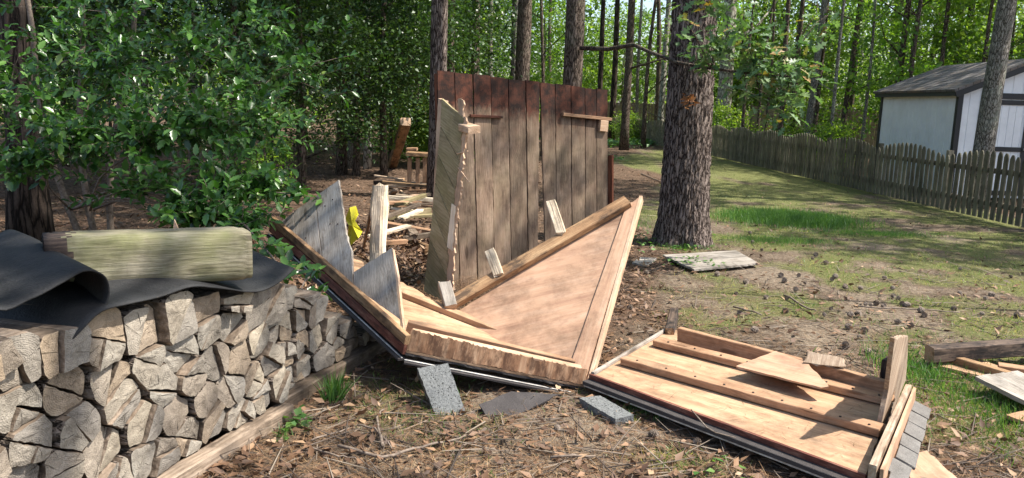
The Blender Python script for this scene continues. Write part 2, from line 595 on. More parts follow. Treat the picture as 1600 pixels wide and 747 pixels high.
def beam(name, a, b, w, h, mat, parent=None, up=Vector((0, 0, 1)), end_jag=0.0, emat=None, bend=0.0, seed=0):
    """board from a to b (centre line), width w across, height h along up"""
    a, b = Vector(a), Vector(b)
    L = (b-a).length
    x = (b-a).normalized()
    y = up.cross(x).normalized()
    z = x.cross(y)
    M = Matrix((x, y, z)).transposed().to_4x4()
    M.translation = a
    rnd = random.Random(seed + int(abs(a.x*1000)) + int(abs(b.y*1000)))
    K = max(2, int(L/.08))
    bv = min(w, h)*.09
    sec = [(-w/2+bv, -h/2), (w/2-bv, -h/2), (w/2, -h/2+bv), (w/2, h/2-bv), (w/2-bv, h/2), (-w/2+bv, h/2), (-w/2, h/2-bv), (-w/2, -h/2+bv)]
    vs, fs, fm = [], [], []
    for k in range(K+1):
        t = k/K
        off = math.sin(t*math.pi)*bend
        dx = 0
        for (yy, zz) in sec:
            if end_jag and k in (0, K):
                dx = rnd.uniform(-end_jag, end_jag)
            vs.append((t*L+dx, yy+rnd.uniform(-1, 1)*w*.012, zz+off+rnd.uniform(-1, 1)*h*.012))
    for k in range(K):
        for i in range(8):
            j = (i+1) % 8
            fs.append([k*8+i, k*8+j, (k+1)*8+j, (k+1)*8+i])
            fm.append(0)
    # closed ends with a centre vertex (broken ends stick out)
    for k, sgn in ((0, -1), (K, 1)):
        c = len(vs)
        vs.append((k/K*L + sgn*end_jag*.6, 0, 0))
        for i in range(8):
            j = (i+1) % 8
            fs.append([c, k*8+j, k*8+i] if k == 0 else [c, k*8+i, k*8+j])
            fm.append(1 if emat else 0)
    return mesh_obj(name, vs, fs, mat, parent, M, mats=[mat] + ([emat] if emat else []), fmat=fm if emat else None)


def tube(name, path, radii, mat, parent=None, seg=8, rough=0.0, caps=True, seed=0, smooth=True, ret=False, mw=None):
    path = [Vector(p) for p in path]
    rnd = random.Random(seed)
    vs, fs = [], []
    prev = Vector((1, 0, 0))
    for k, p in enumerate(path):
        d = (path[min(k+1, len(path)-1)] - path[max(k-1, 0)]).normalized()
        x = (prev - d*prev.dot(d))
        if x.length < 1e-3:
            x = d.orthogonal()
        x.normalize()
        prev = x
        y = d.cross(x)
        for i in range(seg):
            a = 2*math.pi*i/seg
            r = radii[k]*(1+rnd.uniform(-rough, rough))
            vs.append(p + x*math.cos(a)*r + y*math.sin(a)*r)
    for k in range(len(path)-1):
        for i in range(seg):
            j = (i+1) % seg
            fs.append([k*seg+i, k*seg+j, (k+1)*seg+j, (k+1)*seg+i])
    if caps:
        fs.append(list(range(seg))[::-1])
        fs.append([(len(path)-1)*seg+i for i in range(seg)])
    if ret:
        return vs, fs
    return mesh_obj(name, vs, fs, mat, parent, mw, smooth)


def merge(chunks):
    V, Fc = [], []
    for vs, fs in chunks:
        o = len(V)
        V += vs
        Fc += [[i+o for i in f] for f in fs]
    return V, Fc


def scatter(name, tv, tf, Rm, T, mat, var, parent=None, mw=None):
    """tv (k,3) template, tf triangles (m,3), Rm (n,3,3) incl. scale, T (n,3), var (n)"""
    tv = np.asarray(tv, float)
    tf = np.asarray(tf, int)
    n, k = len(T), len(tv)
    V = np.einsum('nij,kj->nki', Rm, tv) + T[:, None, :]
    V = V.reshape(-1, 3)
    F = (tf[None] + (np.arange(n)*k)[:, None, None]).reshape(-1)
    me = bpy.data.meshes.new(name)
    me.vertices.add(len(V))
    me.vertices.foreach_set('co', V.astype(np.float32).ravel())
    nf = len(F)//3
    me.loops.add(len(F))
    me.loops.foreach_set('vertex_index', F.astype(np.int32))
    me.polygons.add(nf)
    me.polygons.foreach_set('loop_start', np.arange(nf, dtype=np.int32)*3)
    me.polygons.foreach_set('loop_total', np.full(nf, 3, np.int32))
    at = me.attributes.new('var', 'FLOAT', 'POINT')
    at.data.foreach_set('value', np.repeat(var, k).astype(np.float32))
    me.materials.append(MATS[mat])
    me.update()
    me.validate()
    if parent == 'mesh':
        return me
    o = bpy.data.objects.new(name, me)
    COL.objects.link(o)
    attach(o, parent, mw or Matrix.Identity(4))
    return o


def rots(dirs, normals, scale):
    """matrices with x along dirs, z near normals"""
    d = dirs/np.linalg.norm(dirs, axis=1, keepdims=True)
    z = normals - d*np.sum(normals*d, 1, keepdims=True)
    z /= (np.linalg.norm(z, axis=1, keepdims=True)+1e-9)
    y = np.cross(z, d)
    M = np.stack([d, y, z], axis=2)
    return M*np.asarray(scale).reshape(-1, 1, 1)


LEAF_V = [(0, 0, 0), (.35, .22, .06), (1, 0, -.05), (.35, -.22, .06), (.45, 0, 0)]
LEAF_F = [(0, 4, 1), (1, 4, 2), (0, 3, 4), (3, 2, 4)]
CLUMP_V = [(0, 0, 0), (.4, .3, .08), (1, 0, 0), (.4, -.3, .08)]
CLUMP_F = [(0, 3, 1), (1, 3, 2)]
HOLLY_V = [(0, 0, 0), (.14, .12, .035), (.30, .26, .08), (.40, .20, .05), (.58, .27, .08), (.68, .17, .04), (.82, .15, .04), (1, 0, -.06),
           (.82, -.15, .04), (.68, -.17, .04), (.58, -.27, .08), (.40, -.20, .05), (.30, -.26, .08), (.14, -.12, .035), (.3, 0, 0), (.65, 0, -.01)]
HOLLY_F = [(0, 14, 1), (1, 14, 2), (2, 14, 3), (3, 14, 15), (3, 15, 4), (4, 15, 5), (5, 15, 6), (6, 15, 7),
           (0, 13, 14), (13, 12, 14), (12, 11, 14), (11, 15, 14), (11, 10, 15), (10, 9, 15), (9, 8, 15), (8, 7, 15)]
OAK_V = [(0, 0, 0), (.18, .06, .02), (.30, .20, .05), (.38, .09, .02), (.55, .30, .07), (.63, .12, .02), (.80, .22, .04), (.85, .08, 0), (1, .03, -.05),
         (1, -.03, -.05), (.85, -.08, 0), (.80, -.22, .04), (.63, -.12, .02), (.55, -.30, .07), (.38, -.09, .02), (.30, -.20, .05), (.18, -.06, .02), (.5, 0, 0)]
OAK_F = [(0, 17, 1), (1, 17, 2), (2, 17, 3), (3, 17, 4), (4, 17, 5), (5, 17, 6), (6, 17, 7), (7, 17, 8), (8, 17, 9),
         (9, 17, 10), (10, 17, 11), (11, 17, 12), (12, 17, 13), (13, 17, 14), (14, 17, 15), (15, 17, 16), (16, 17, 0)]
BLADE_V = [(0, -.02, 0), (0, .02, 0), (.55, .016, .03), (.55, -.016, .03), (1, 0, -.06)]
BLADE_F = [(0, 2, 1), (0, 3, 2), (3, 4, 2)]
NEEDLE_V = [(0, -.008, 0), (0, .008, 0), (1, 0, .01)]
NEEDLE_F = [(0, 2, 1)]

# ------------------------------------------------------------------ ground
SAND = [(1.4, 7.3, .55), (2.6, 7.9, .5), (1.9, 6.3, .45), (3.3, 7.3, .4), (3.0, 6.1, .5), (.7, 5.4, .45), (-.1, 3.4, .6), (.55, 3.7, .45),
        (4.4, 9.6, .6), (2.3, 5.7, .3), (5.5, 10.5, .5), (1.2, 6.6, .4), (-.6, 3.5, .3), (3.9, 8.2, .35)]


def sstep(a, b, x):
    t = np.clip((x-a)/(b-a), 0, 1)
    return t*t*(3-2*t)


def vnoise(x, y, s, seed=0.0, oct=3):
    out = np.empty(len(x))
    for i in range(len(x)):
        out[i] = noise.fractal((x[i]*s+seed, y[i]*s-seed, seed*.37), 1.0, 2.0, oct)
    return out


def masks(x, y):
    n = vnoise(x, y, .45, 3.1)
    n2 = vnoise(x, y, 1.7, 9.7)
    edge = 1.55 + .055*y + n*1.2
    lawn = sstep(-.5, .8, x-edge)*sstep(6.0, 9.5, y+n*2)
    near = .55*sstep(.2, 1.6, x+n) * sstep(3.0, 3.6, y)
    front = .62*(1-sstep(4.0, 4.8, y))*sstep(-1.1, -.2, x)
    right = .75*sstep(2.1, 2.6, x)*(1-sstep(5.2, 6.2, y))
    n3 = vnoise(x, y, .8, 17.3)
    grass = np.clip(np.maximum.reduce([lawn*.66, near, front, right]) + n2*.45 + n3*.45, 0, 1)
    fenced = sstep(.3, .9, x-7.35+(y-12)*.03*0)
    woods = (1-sstep(-.4, .7, x-edge*(.45+.035*y)+.2))*sstep(4.3, 5.6, y+x*.2)
    woods = np.maximum(woods, sstep(.3, 1.2, x-7.6))
    woods = np.maximum(woods, sstep(-1.0, -1.6, x) * 1.0)
    woods = np.maximum(woods, sstep(30, 40, y)*(1-lawn))
    litter = np.clip(woods*.9 + n2*.3 + .12, 0, 1)
    grass = grass*(1-woods*.9)
    sand = np.zeros(len(x))
    for sx, sy, r in SAND:
        d = np.hypot((x-sx), (y-sy)*.8)
        sand = np.maximum(sand, .54*(1-sstep(r*.2, r*1.6, d+n2*.45)))
    sand *= (1-woods)
    grass *= (1-.8*sand)
    return grass, litter*(1-.6*sand), sand


def gz(x, y):
    return .012*noise.noise((x*1.3, y*1.3, 0)) + .006*noise.noise((x*6, y*6, 2))


def build_ground():
    def axis(lo, hi, fine, a, b):
        fx = list(np.arange(a, b+1e-6, fine))
        s, v = fine, b
        up = []
        while v < hi:
            s *= 1.25
            v += s
            up.append(v)
        s, v = fine, a
        dn = []
        while v > lo:
            s *= 1.25
            v -= s
            dn.append(v)
        return np.array(dn[::-1]+fx+up)
    xs = axis(-320, 320, .09, -4.5, 9)
    ys = axis(-60, 420, .09, 2.0, 14)
    X, Y = np.meshgrid(xs, ys)
    x, y = X.ravel(), Y.ravel()
    z = np.array([gz(a, b) if abs(a) < 40 and b < 60 else 0 for a, b in zip(x, y)])
    g, l, sd = masks(x, y)
    nx, ny = len(xs), len(ys)
    idx = np.arange(nx*ny).reshape(ny, nx)
    F = np.stack([idx[:-1, :-1], idx[:-1, 1:], idx[1:, 1:], idx[1:, :-1]], -1).reshape(-1, 4)
    me = bpy.data.meshes.new('ground')
    me.from_pydata(np.stack([x, y, z], 1).tolist(), [], F.tolist())
    at = me.color_attributes.new('mask', 'FLOAT_COLOR', 'POINT')
    at.data.foreach_set('color', np.stack([g, l, sd, np.ones(len(g))], 1).astype(np.float32).ravel())
    me.materials.append(MATS['ground_soil'])
    me.polygons.foreach_set('use_smooth', [True]*len(me.polygons))
    o = bpy.data.objects.new('ground', me)
    COL.objects.link(o)
    meta(o, kind='structure', label='bare sandy yard soil with patchy grass and leaf litter', cat='ground')


build_ground()


def rand_rot(n, flat=.35, size=(.5, 1)):
    yaw = RNG.uniform(0, 2*math.pi, n)
    d = np.stack([np.cos(yaw), np.sin(yaw), RNG.normal(0, flat, n)], 1)
    nz = np.stack([RNG.normal(0, flat, n), RNG.normal(0, flat, n), np.ones(n)], 1)
    return rots(d, nz, RNG.uniform(size[0], size[1], n))


def pick(x0, x1, y0, y1, n, persp=True):
    """random points, denser towards the camera"""
    if persp:
        y = 1/(RNG.uniform(0, 1, n)*(1/y0-1/y1)+1/y1)
        w = y*.78
        x = RNG.uniform(-1, 1, n)*w
        k = (x > x0) & (x < x1)
        return x[k], y[k]
    return RNG.uniform(x0, x1, n), RNG.uniform(y0, y1, n)


def build_groundcover():
    # grass
    x, y = pick(-4, 9, 2.9, 26, 210000)
    g, l, sd = masks(x, y)
    keep = RNG.uniform(0, 1, len(x)) < np.clip((g-.22)*1.25, 0, 1)*.75
    # not under the flat roof panel / pile
    x, y = x[keep], y[keep]
    n = len(x)
    yaw = RNG.uniform(0, 2*math.pi, n)
    lean = RNG.uniform(.2, 1.6, n)
    d = np.stack([np.cos(yaw)*lean, np.sin(yaw)*lean, np.ones(n)], 1)
    nrm = np.stack([RNG.normal(0, 1, n), RNG.normal(0, 1, n), np.ones(n)*.2], 1)
    sc = RNG.uniform(.02, .055, n)*(1+.02*y)
    M = rots(d, nrm, sc)
    M[:, :, 1] *= 2.2
    T = np.stack([x, y, np.full(n, -.004)], 1)
    var = np.clip(RNG.normal(.5, .25, n)+vnoise(x, y, .9, 5)*.5, 0, 1)
    o = scatter('lawn_grass', BLADE_V, BLADE_F, M, T, 'grass_blade', var)
    meta(o, 'short patchy green grass growing on the sandy yard', 'grass', kind='stuff')
    # lush patches
    ch = []
    for cx, cy, rx, ry, k, h in ((4.1, 11.9, .85, .75, 20000, .12), (4.9, 10.7, .9, .3, 4000, .06), (3.3, 9.9, .7, .35, 3500, .06), (2.75, 4.3, .45, .85, 2300, .085), (3.1, 3.95, .5, .45, 1300, .09), (2.55, 4.9, .2, .35, 800, .10),
                                 (2.0, 9.2, .3, .22, 700, .07), (-.93, 4.12, .05, .06, 130, .17), (.75, 4.05, .25, .12, 300, .06), (-1.05, 3.6, .05, .05, 30, .08), (1.75, 11.2, .25, .8, 900, .06)):
        a = RNG.normal(0, .5, (k, 2))
        ch.append(np.stack([cx+a[:, 0]*rx, cy+a[:, 1]*ry, np.full(k, h)], 1))
    A = np.concatenate(ch)
    n = len(A)
    yaw = RNG.uniform(0, 2*math.pi, n)
    lean = RNG.uniform(.1, .9, n)
    d = np.stack([np.cos(yaw)*lean, np.sin(yaw)*lean, np.ones(n)], 1)
    nrm = np.stack([RNG.normal(0, 1, n), RNG.normal(0, 1, n), np.ones(n)*.2], 1)
    M = rots(d, nrm, RNG.uniform(.4, 1.1, n)*A[:, 2])
    M[:, :, 1] *= 1.3
    o = scatter('tall_grass', BLADE_V, BLADE_F, M, np.stack([A[:, 0], A[:, 1], np.zeros(n)], 1), 'lush_grass', RNG.uniform(0, 1, n))
    meta(o, 'taller lush green grass tufts on the lawn and beside the debris', 'grass', kind='stuff')
    # leaves
    x, y = pick(-14, 12, 2.9, 34, 75000)
    g, l, sd = masks(x, y)
    keep = RNG.uniform(0, 1, len(x)) < np.clip(l*1.1-.12, .13, 1)
    x, y = x[keep], y[keep]
    n = len(x)
    M = rand_rot(n, .4, (.03, .085))
    o = scatter('leaf_litter', LEAF_V, LEAF_F, M, np.stack([x, y, RNG.uniform(0, .03, n)], 1), 'litter_leaf', np.clip(RNG.beta(1.6, 1.8, n), 0, 1))
    meta(o, 'brown dead leaves littering the woodland floor and yard', 'leaf litter', kind='stuff')
    x, y = pick(-8, 9, 2.9, 16, 60000)
    n = len(x)
    xt, yt = pick(-8, 9, 2.9, 14, 5000)
    nt = len(xt)
    Mt = rand_rot(nt, .12, (.05, .30))
    Mt[:, :, 1] *= 2.0
    ot = scatter('twig_litter', [(0, -.01, 0), (0, .01, 0), (0, 0, .02), (1, -.004, .01), (1, .004, .01), (1, 0, .02)], [(0, 3, 4), (0, 4, 1), (1, 4, 5), (1, 5, 2), (2, 5, 3), (2, 3, 0)], Mt, np.stack([xt, yt, RNG.uniform(.0, .02, nt)], 1), 'twig_var', RNG.uniform(0, 1, nt))
    meta(ot, 'small bare twigs scattered over soil and lawn', 'twigs', kind='stuff')
    o = scatter('pine_needles', NEEDLE_V, NEEDLE_F, rand_rot(n, .12, (.06, .17)), np.stack([x, y, RNG.uniform(.0, .02, n)], 1), 'needle', RNG.uniform(0, 1, n))
    meta(o, 'dry brown pine needles scattered over the soil', 'pine needles', kind='stuff')
    # loose heap of dead leaves round the debris and behind the grey boards
    n = 5200
    a = RNG.normal(0, 1, (n, 2))
    x = -1.35+a[:, 0]*.35
    y = 8.0+a[:, 1]*.9
    o = scatter('leaf_heap', LEAF_V, LEAF_F, rand_rot(n, .6, (.04, .10)), np.stack([x, y, RNG.uniform(0, .12, n)], 1), 'litter_leaf', RNG.uniform(0, 1, n))
    meta(o, 'dead leaves heaped among the broken boards of the debris', 'leaf litter', kind='stuff')
    # heap of needles and dead leaves inside the wreck
    n = 6000
    a = RNG.normal(0, 1, (n, 2))
    x = -.25+a[:, 0]*.45
    y = 6.4+a[:, 1]*.35
    zz = .16*np.exp(-((x+.25)/.6)**2-((y-6.4)/.5)**2)*RNG.uniform(.3, 1.15, n)
    o = scatter('needle_heap', NEEDLE_V, NEEDLE_F, rand_rot(n, .3, (.08, .18)), np.stack([x, y, zz], 1), 'needle', RNG.uniform(0, 1, n))
    meta(o, 'heap of dry brown pine needles in front of the upright plank wall', 'pine needles', kind='stuff')
    # broad leaf weeds, low plants
    spots = [(-1.02, 3.72, .06, 26, .05), (1.85, 9.55, .5, 260, .05), (1.9, 8.1, .25, 120, .05), (-1.05, 3.55, .03, 6, .04), (.95, 3.3, .1, 12, .05), (-.55, 7.0, .15, 40, .05), (3.2, 33, 1.5, 900, .16), (5.5, 35, 1.0, 700, .16), (2.9, 24, .4, 100, .1)]
    X = []
    for cx, cy, r, k, s in spots:
        a = RNG.normal(0, .6, (k, 2))*r
        X.append(np.stack([cx+a[:, 0], cy+a[:, 1], RNG.uniform(.01, s*1.4, k), np.full(k, s)], 1))
    A = np.concatenate(X)
    M = rand_rot(len(A), .3, (.7, 1.3))*A[:, 3].reshape(-1, 1, 1)
    M[:, :, 1] *= 1.6
    o = scatter('low_weeds', LEAF_V, LEAF_F, M, A[:, :3], 'lush_grass', RNG.uniform(.2, 1, len(A)))
    meta(o, 'small broad leaved green weeds by the pine base and timber', 'weeds', kind='stuff')


build_groundcover()

# ------------------------------------------------------------------ garden shed behind the fence
def boxv(x0, x1, y0, y1, z0, z1):
    vs = [(x0, y0, z0), (x1, y0, z0), (x1, y1, z0), (x0, y1, z0), (x0, y0, z1), (x1, y0, z1), (x1, y1, z1), (x0, y1, z1)]
    fs = [[0, 3, 2, 1], [4, 5, 6, 7], [0, 1, 5, 4], [1, 2, 6, 5], [2, 3, 7, 6], [3, 0, 4, 7]]
    return vs, fs


def grooved_wall(along, a0, a1, fixed, z0, ztop, outward, spacing=.2):
    """siding sheet with vertical grooves; ztop is a function of the along coordinate"""
    vs, fs = [], []
    xs = []
    n = max(1, int(round((a1-a0)/spacing)))
    for i in range(n):
        p = a0+(a1-a0)*i/n
        q = a0+(a1-a0)*(i+1)/n
        xs += [(p, 1), (p+.009, 0), (q-.009, 0), (q, 1)]
    for k, (a, dep) in enumerate(xs):
        f = fixed - outward*dep*.010
        for z in (z0, ztop(a)):
            vs.append((f, a, z) if along == 'y' else (a, f, z))
    for k in range(len(xs)-1):
        fs.append([2*k, 2*k+2, 2*k+3, 2*k+1])
    return vs, fs


def build_shed():
    X0, X1, Y0, Y1, ZE, ZR = 8.5, 11.3, 15.7, 19.0, 2.08, 2.66
    XC = (X0+X1)/2
    t = thing('garden_shed', (XC, Y0, 0), 'white garden shed with black trim and shingled roof behind the picket fence', 'shed')
    def pc(name, chunks, mat, par=t):
        v, f = merge(chunks)
        return mesh_obj(name, v, f, mat, par)
    gab = lambda a: ZE+(ZR-ZE)*(1-abs(a-XC)/(XC-X0))
    pc('wall', [grooved_wall('y', Y0, Y1, X0, .05, lambda a: ZE, -1)], 'white_siding')
    pc('wall', [grooved_wall('x', X0, XC-1e-4, Y0, .05, gab, -1), grooved_wall('x', XC, X1, Y0, .05, gab, -1)], 'white_siding')
    pc('wall', [grooved_wall('x', X0, X1, Y1, .05, gab, 1)], 'white_siding')
    pc('wall', [grooved_wall('y', Y0, Y1, X1, .05, lambda a: ZE, 1)], 'white_siding')
    b = .025
    for (x, y, sx, sy) in ((X0, Y0, 1, 1), (X0, Y1, 1, -1), (X1, Y0, -1, 1)):
        pc('corner_trim', [boxv(min(x-sx*b, x+sx*.07), max(x-sx*b, x+sx*.07), min(y-sy*b, y+sy*.005), max(y-sy*b, y+sy*.005), .03, ZE-.02),
                           boxv(min(x-sx*b, x+sx*.005), max(x-sx*b, x+sx*.005), min(y+sy*.006, y+sy*.07), max(y+sy*.006, y+sy*.07), .03, ZE-.02)], 'black_trim')
    # roof slopes with overhang
    rf = None
    for sgn in (-1, 1):
        xe = XC+sgn*(XC-X0+.14)
        ze = ZE-.14*(ZR-ZE)/(XC-X0)
        n = Vector((sgn*(ZR-ZE), 0, XC-X0)).normalized()
        th = .05
        p = [Vector((XC, Y0-.12, ZR)), Vector((xe, Y0-.12, ze)), Vector((xe, Y1+.12, ze)), Vector((XC, Y1+.12, ZR))]
        vs = [q+n*.04 for q in p]+[q+n*(.04+th) for q in p]
        fs = [[0, 1, 2, 3], [7, 6, 5, 4], [0, 4, 5, 1], [1, 5, 6, 2], [2, 6, 7, 3], [3, 7, 4, 0]]
        o = mesh_obj('roof', vs, fs, 'roof_shingle', t)
        # rake trim and eave fascia
        vs = [p[0]+n*.036, p[1]+n*.036, p[1]-n*.07, p[0]-n*.07]
        vs = vs+[q+Vector((0, .02, 0)) for q in vs]
        mesh_obj('rake_trim', vs, [[0, 1, 2, 3], [7, 6, 5, 4], [0, 4, 5, 1], [1, 5, 6, 2], [2, 6, 7, 3], [3, 7, 4, 0]], 'black_trim', t)
    pc('eave_trim', [boxv(X0-.135, X0-.11, Y0-.09, Y1+.09, ZE-.10, ZE-.01)], 'black_trim')
    # double door, split in two leaves
    dz = 1.93
    yf = Y0-.012
    for s, xa, xb in ((-1, XC-.85, XC-.012), (1, XC+.012, XC+.85)):
        d = pc('door', [grooved_wall('x', xa, xb, yf, .1, lambda a: dz, -1, .14)], 'white_siding')
        tr = [boxv(xa, xa+.09, yf-.02, yf-.002, .1, dz), boxv(xb-.09, xb, yf-.02, yf-.002, .1, dz)]
        for z in (.1, .95, dz-.09):
            tr.append(boxv(xa+.092, xb-.092, yf-.018, yf-.002, z, z+.09))
        pc('door_trim', tr, 'black_trim', d)
        if s < 0:
            pc('handle', [boxv(xb-.07, xb-.03, yf-.06, yf-.022, .98, 1.02)], 'steel', d)
    pc('door_frame', [boxv(XC-.97, XC-.865, yf-.02, yf-.001, .05, dz+.13), boxv(XC+.865, XC+.97, yf-.02, yf-.001, .05, dz+.13),
                      boxv(XC-.863, XC+.863, yf-.022, yf-.001, dz+.02, dz+.13)], 'black_trim')
    vt = pc('gable_vent', [boxv(XC-.17, XC+.17, Y0-.03, Y0-.002, 2.22, 2.40)], 'white_siding')
    pc('louvre', [boxv(XC-.14, XC+.14, Y0-.04, Y0-.031, 2.24+.03*k, 2.255+.03*k) for k in range(5)], 'white_siding', vt)


build_shed()

# ------------------------------------------------------------------ picket fence
def fence_pt(pts, d):
    for a, b in zip(pts, pts[1:]):
        L = (b-a).length
        if d <= L:
            return a.lerp(b, d/L), (b-a).normalized()
        d -= L
    return pts[-1], (pts[-1]-pts[-2]).normalized()


def build_fence():
    a = G(1600, 358)
    b = G(1115, 245)
    c = G(1042, 230)
    d = G(948, 216)
    e = d+(d-c)*1.4
    start = a-(b-a).normalized()*2.6
    pts = [start, a, b, c, d, e]
    for p in pts:
        p.z = 0
    total = sum((q-p).length for p, q in zip(pts, pts[1:]))
    t = thing('picket_fence', pts[0], 'weathered greenish wooden picket fence with scalloped top along the lawn', 'fence')
    sec, pitch, w, th = 2.4, .15, .098, .018
    per = int(sec/pitch)
    meshes = {}
    def pk(h):
        x = w/2
        prof = [(-x, .03), (x, .03), (x, h-.07), (x*.72, h-.03), (x*.35, h-.005), (0, h), (-x*.35, h-.005), (-x*.72, h-.03), (-x, h-.07)]
        N = len(prof)
        # local x = along grain (up), so rotate: x up, y across
        vs = [(z, y, 0) for y, z in prof]+[(z, y, th) for y, z in prof]
        fs = [list(range(N))[::-1], [N+i for i in range(N)]]+[[i, (i+1) % N, N+(i+1) % N, N+i] for i in range(N)]
        return vs, fs
    far = []
    rnd = random.Random(5)
    cnt = 0
    d = 0.0
    i = 0
    while d < total-.1:
        p, dr = fence_pt(pts, d)
        k = i % per
        h = .93+.16*math.sin(math.pi*(k+.5)/per)
        side = Vector((-dr.y, dr.x, 0))      # points away from the lawn or to it
        if side.x > 0:
            side = -side                      # towards the lawn (-x)
        Mx = Vector((rnd.uniform(-.018, .018), rnd.uniform(-.018, .018), 1)).normalized()
        M = frame(p+side*.03, Mx, side)
        hidden = (pts and (G(1600, 358)-p).dot((pts[1]-pts[0]).normalized()) > .7)
        if hidden or cnt >= 100:
            vs, fs = pk(h)
            far.append(([M @ Vector(v) for v in vs], fs))
        else:
            if k not in meshes:
                vs, fs = pk(h)
                o = mesh_obj('picket', vs, fs, 'picket_wood', t, M)
                meshes[k] = o.data
            else:
                o = bpy.data.objects.new('picket', meshes[k])
                COL.objects.link(o)
                attach(o, t, M)
            cnt += 1
        d += pitch
        i += 1
    v, f = merge(far)
    o = mesh_obj('picket', v, f, 'picket_wood', t)
    o['kind'] = 'stuff'
    # rails and posts behind the pickets
    for p, q in zip(pts, pts[1:]):
        dr = (q-p).normalized()
        side = Vector((-dr.y, dr.x, 0))
        if side.x > 0:
            side = -side
        for z in (.27, .78):
            beam('rail', p-side*.0+Vector((0, 0, z)), q-side*.0+Vector((0, 0, z)), .04, .08, 'picket_wood', t)
    d = sec*.5*0
    while d < total:
        p, dr = fence_pt(pts, d)
        side = Vector((-dr.y, dr.x, 0))
        if side.x > 0:
            side = -side
        q = p-side*.075
        beam('post', q+Vector((0, 0, -.05)), q+Vector((0, 0, 1.02)), .09, .09, 'picket_wood', t, up=Vector((1, 0, 0)))
        d += sec

    # tall board fences far behind
    def board_fence(a, b, h, lab):
        t = thing('board_fence', a, lab, 'fence')
        L = (b-a).length
        n = int(L/.16)
        ch = []
        dr = (b-a).normalized()
        for i in range(n):
            p = a+dr*(i*.16)
            z = h+rnd.uniform(-.02, .02)
            vs, fs = boxv(0, .15, 0, .02, .02, z)
            M = frame(p, dr, Vector((0, 0, 1)))
            ch.append(([M @ Vector(v) for v in vs], fs))
        v, f = merge(ch)
        o = mesh_obj('board_panel', v, f, 'far_fence_wood', t)
        for i in range(int(L/2.4)+1):
            p = a+dr*(i*2.4)+Vector((0, .1, 0))
            beam('post', p, p+Vector((0, 0, h+.05)), .1, .1, 'far_fence_wood', t, up=Vector((1, 0, 0)))
    board_fence(Vector((9.0, 31, 0)), Vector((19.5, 29.5, 0)), 1.75, 'tall tan privacy fence in the woods between thin trunks and the shed')
    board_fence(Vector((4.2, 46, 0)), Vector((11.5, 45, 0)), 1.8, 'tall dark privacy fence far beyond the scalloped picket fence')


build_fence()

# ------------------------------------------------------------------ trees
def crown_mesh(name, n_cl, per, rad, size, mat, flat=.55, zc=0.0, shell=.35, cl_r=.45, seed=1, zflat=.6, lo=0.0, hi=1.0, tri=CLUMP_F, tv=CLUMP_V):
    r = np.random.default_rng(seed)
    u = r.normal(0, 1, (n_cl, 3))
    u /= np.linalg.norm(u, axis=1, keepdims=True)
    c = u*(r.uniform(shell, 1, (n_cl, 1))**.6)*np.array(rad)
    c[:, 2] += zc
    P0 = np.repeat(c, per, 0)
    n = len(P0)
    cr = np.repeat(r.uniform(.6, 1.3, n_cl), per)[:, None]*cl_r
    off = r.normal(0, .5, (n, 3))*cr*np.array([1, 1, flat])
    T = P0+off
    d = off+r.normal(0, .25, (n, 3))
    nn = np.stack([r.normal(0, zflat, n), r.normal(0, zflat, n), np.ones(n)], 1)
    M = rots(d+1e-4, nn, r.uniform(.6, 1.2, n)*size)
    cv = np.repeat(r.uniform(0, 1, n_cl), per)
    var = np.clip(lo+(hi-lo)*(cv*.55+r.uniform(0, 1, n)*.45), 0, 1)
    return scatter(name, tv, tri, M, T, mat, var, 'mesh')


# reusable crowns (local origin at the foot of the tree)
CR = {}
CR['under_a'] = crown_mesh('crown', 125, 70, (2.6, 2.6, 3.0), .17, 'green_leaf', zc=4.2, cl_r=.7, seed=1)
CR['under_b'] = crown_mesh('crown', 95, 60, (2.0, 2.0, 3.2), .15, 'yellow_leaf', zc=3.8, cl_r=.65, seed=2)
CR['under_c'] = crown_mesh('crown', 130, 70, (3.0, 3.0, 2.8), .18, 'green_leaf', zc=4.8, cl_r=.8, seed=3, hi=.8)
CR['holly_a'] = crown_mesh('crown', 150, 100, (1.7, 1.7, 2.9), .095, 'dark_leaf', zc=3.3, cl_r=.5, seed=4, shell=.2)
CR['holly_b'] = crown_mesh('crown', 160, 100, (2.1, 2.1, 3.3), .10, 'dark_leaf', zc=3.9, cl_r=.5, seed=5, shell=.2)
CR['high_a'] = crown_mesh('crown', 85, 50, (3.2, 3.2, 2.6), .24, 'green_leaf', zc=12.5, cl_r=.95, seed=6)
CR['high_b'] = crown_mesh('crown', 62, 50, (2.8, 2.8, 2.2), .22, 'green_leaf', zc=10.5, cl_r=.9, seed=7)
CR['dapple'] = crown_mesh('crown', 22, 24, (1.3, 1.5, 1.0), .15, 'green_leaf', zc=8.3, cl_r=.5, seed=26)
CR['sparse'] = crown_mesh('crown', 16, 34, (1.5, 1.5, 1.0), .2, 'green_leaf', zc=10, cl_r=.6, seed=16)
CR['bush'] = crown_mesh('crown', 60, 80, (1.0, 1.0, .7), .09, 'green_leaf', zc=.75, cl_r=.4, seed=8)
CR['bush_y'] = crown_mesh('crown', 16, 60, (.5, .5, .35), .07, 'yellow_leaf', zc=.5, cl_r=.25, seed=9)
CR['wild'] = crown_mesh('crown', 170, 90, (3.4, 3.4, 2.2), .2, 'green_leaf', zc=2.4, cl_r=.8, seed=10)


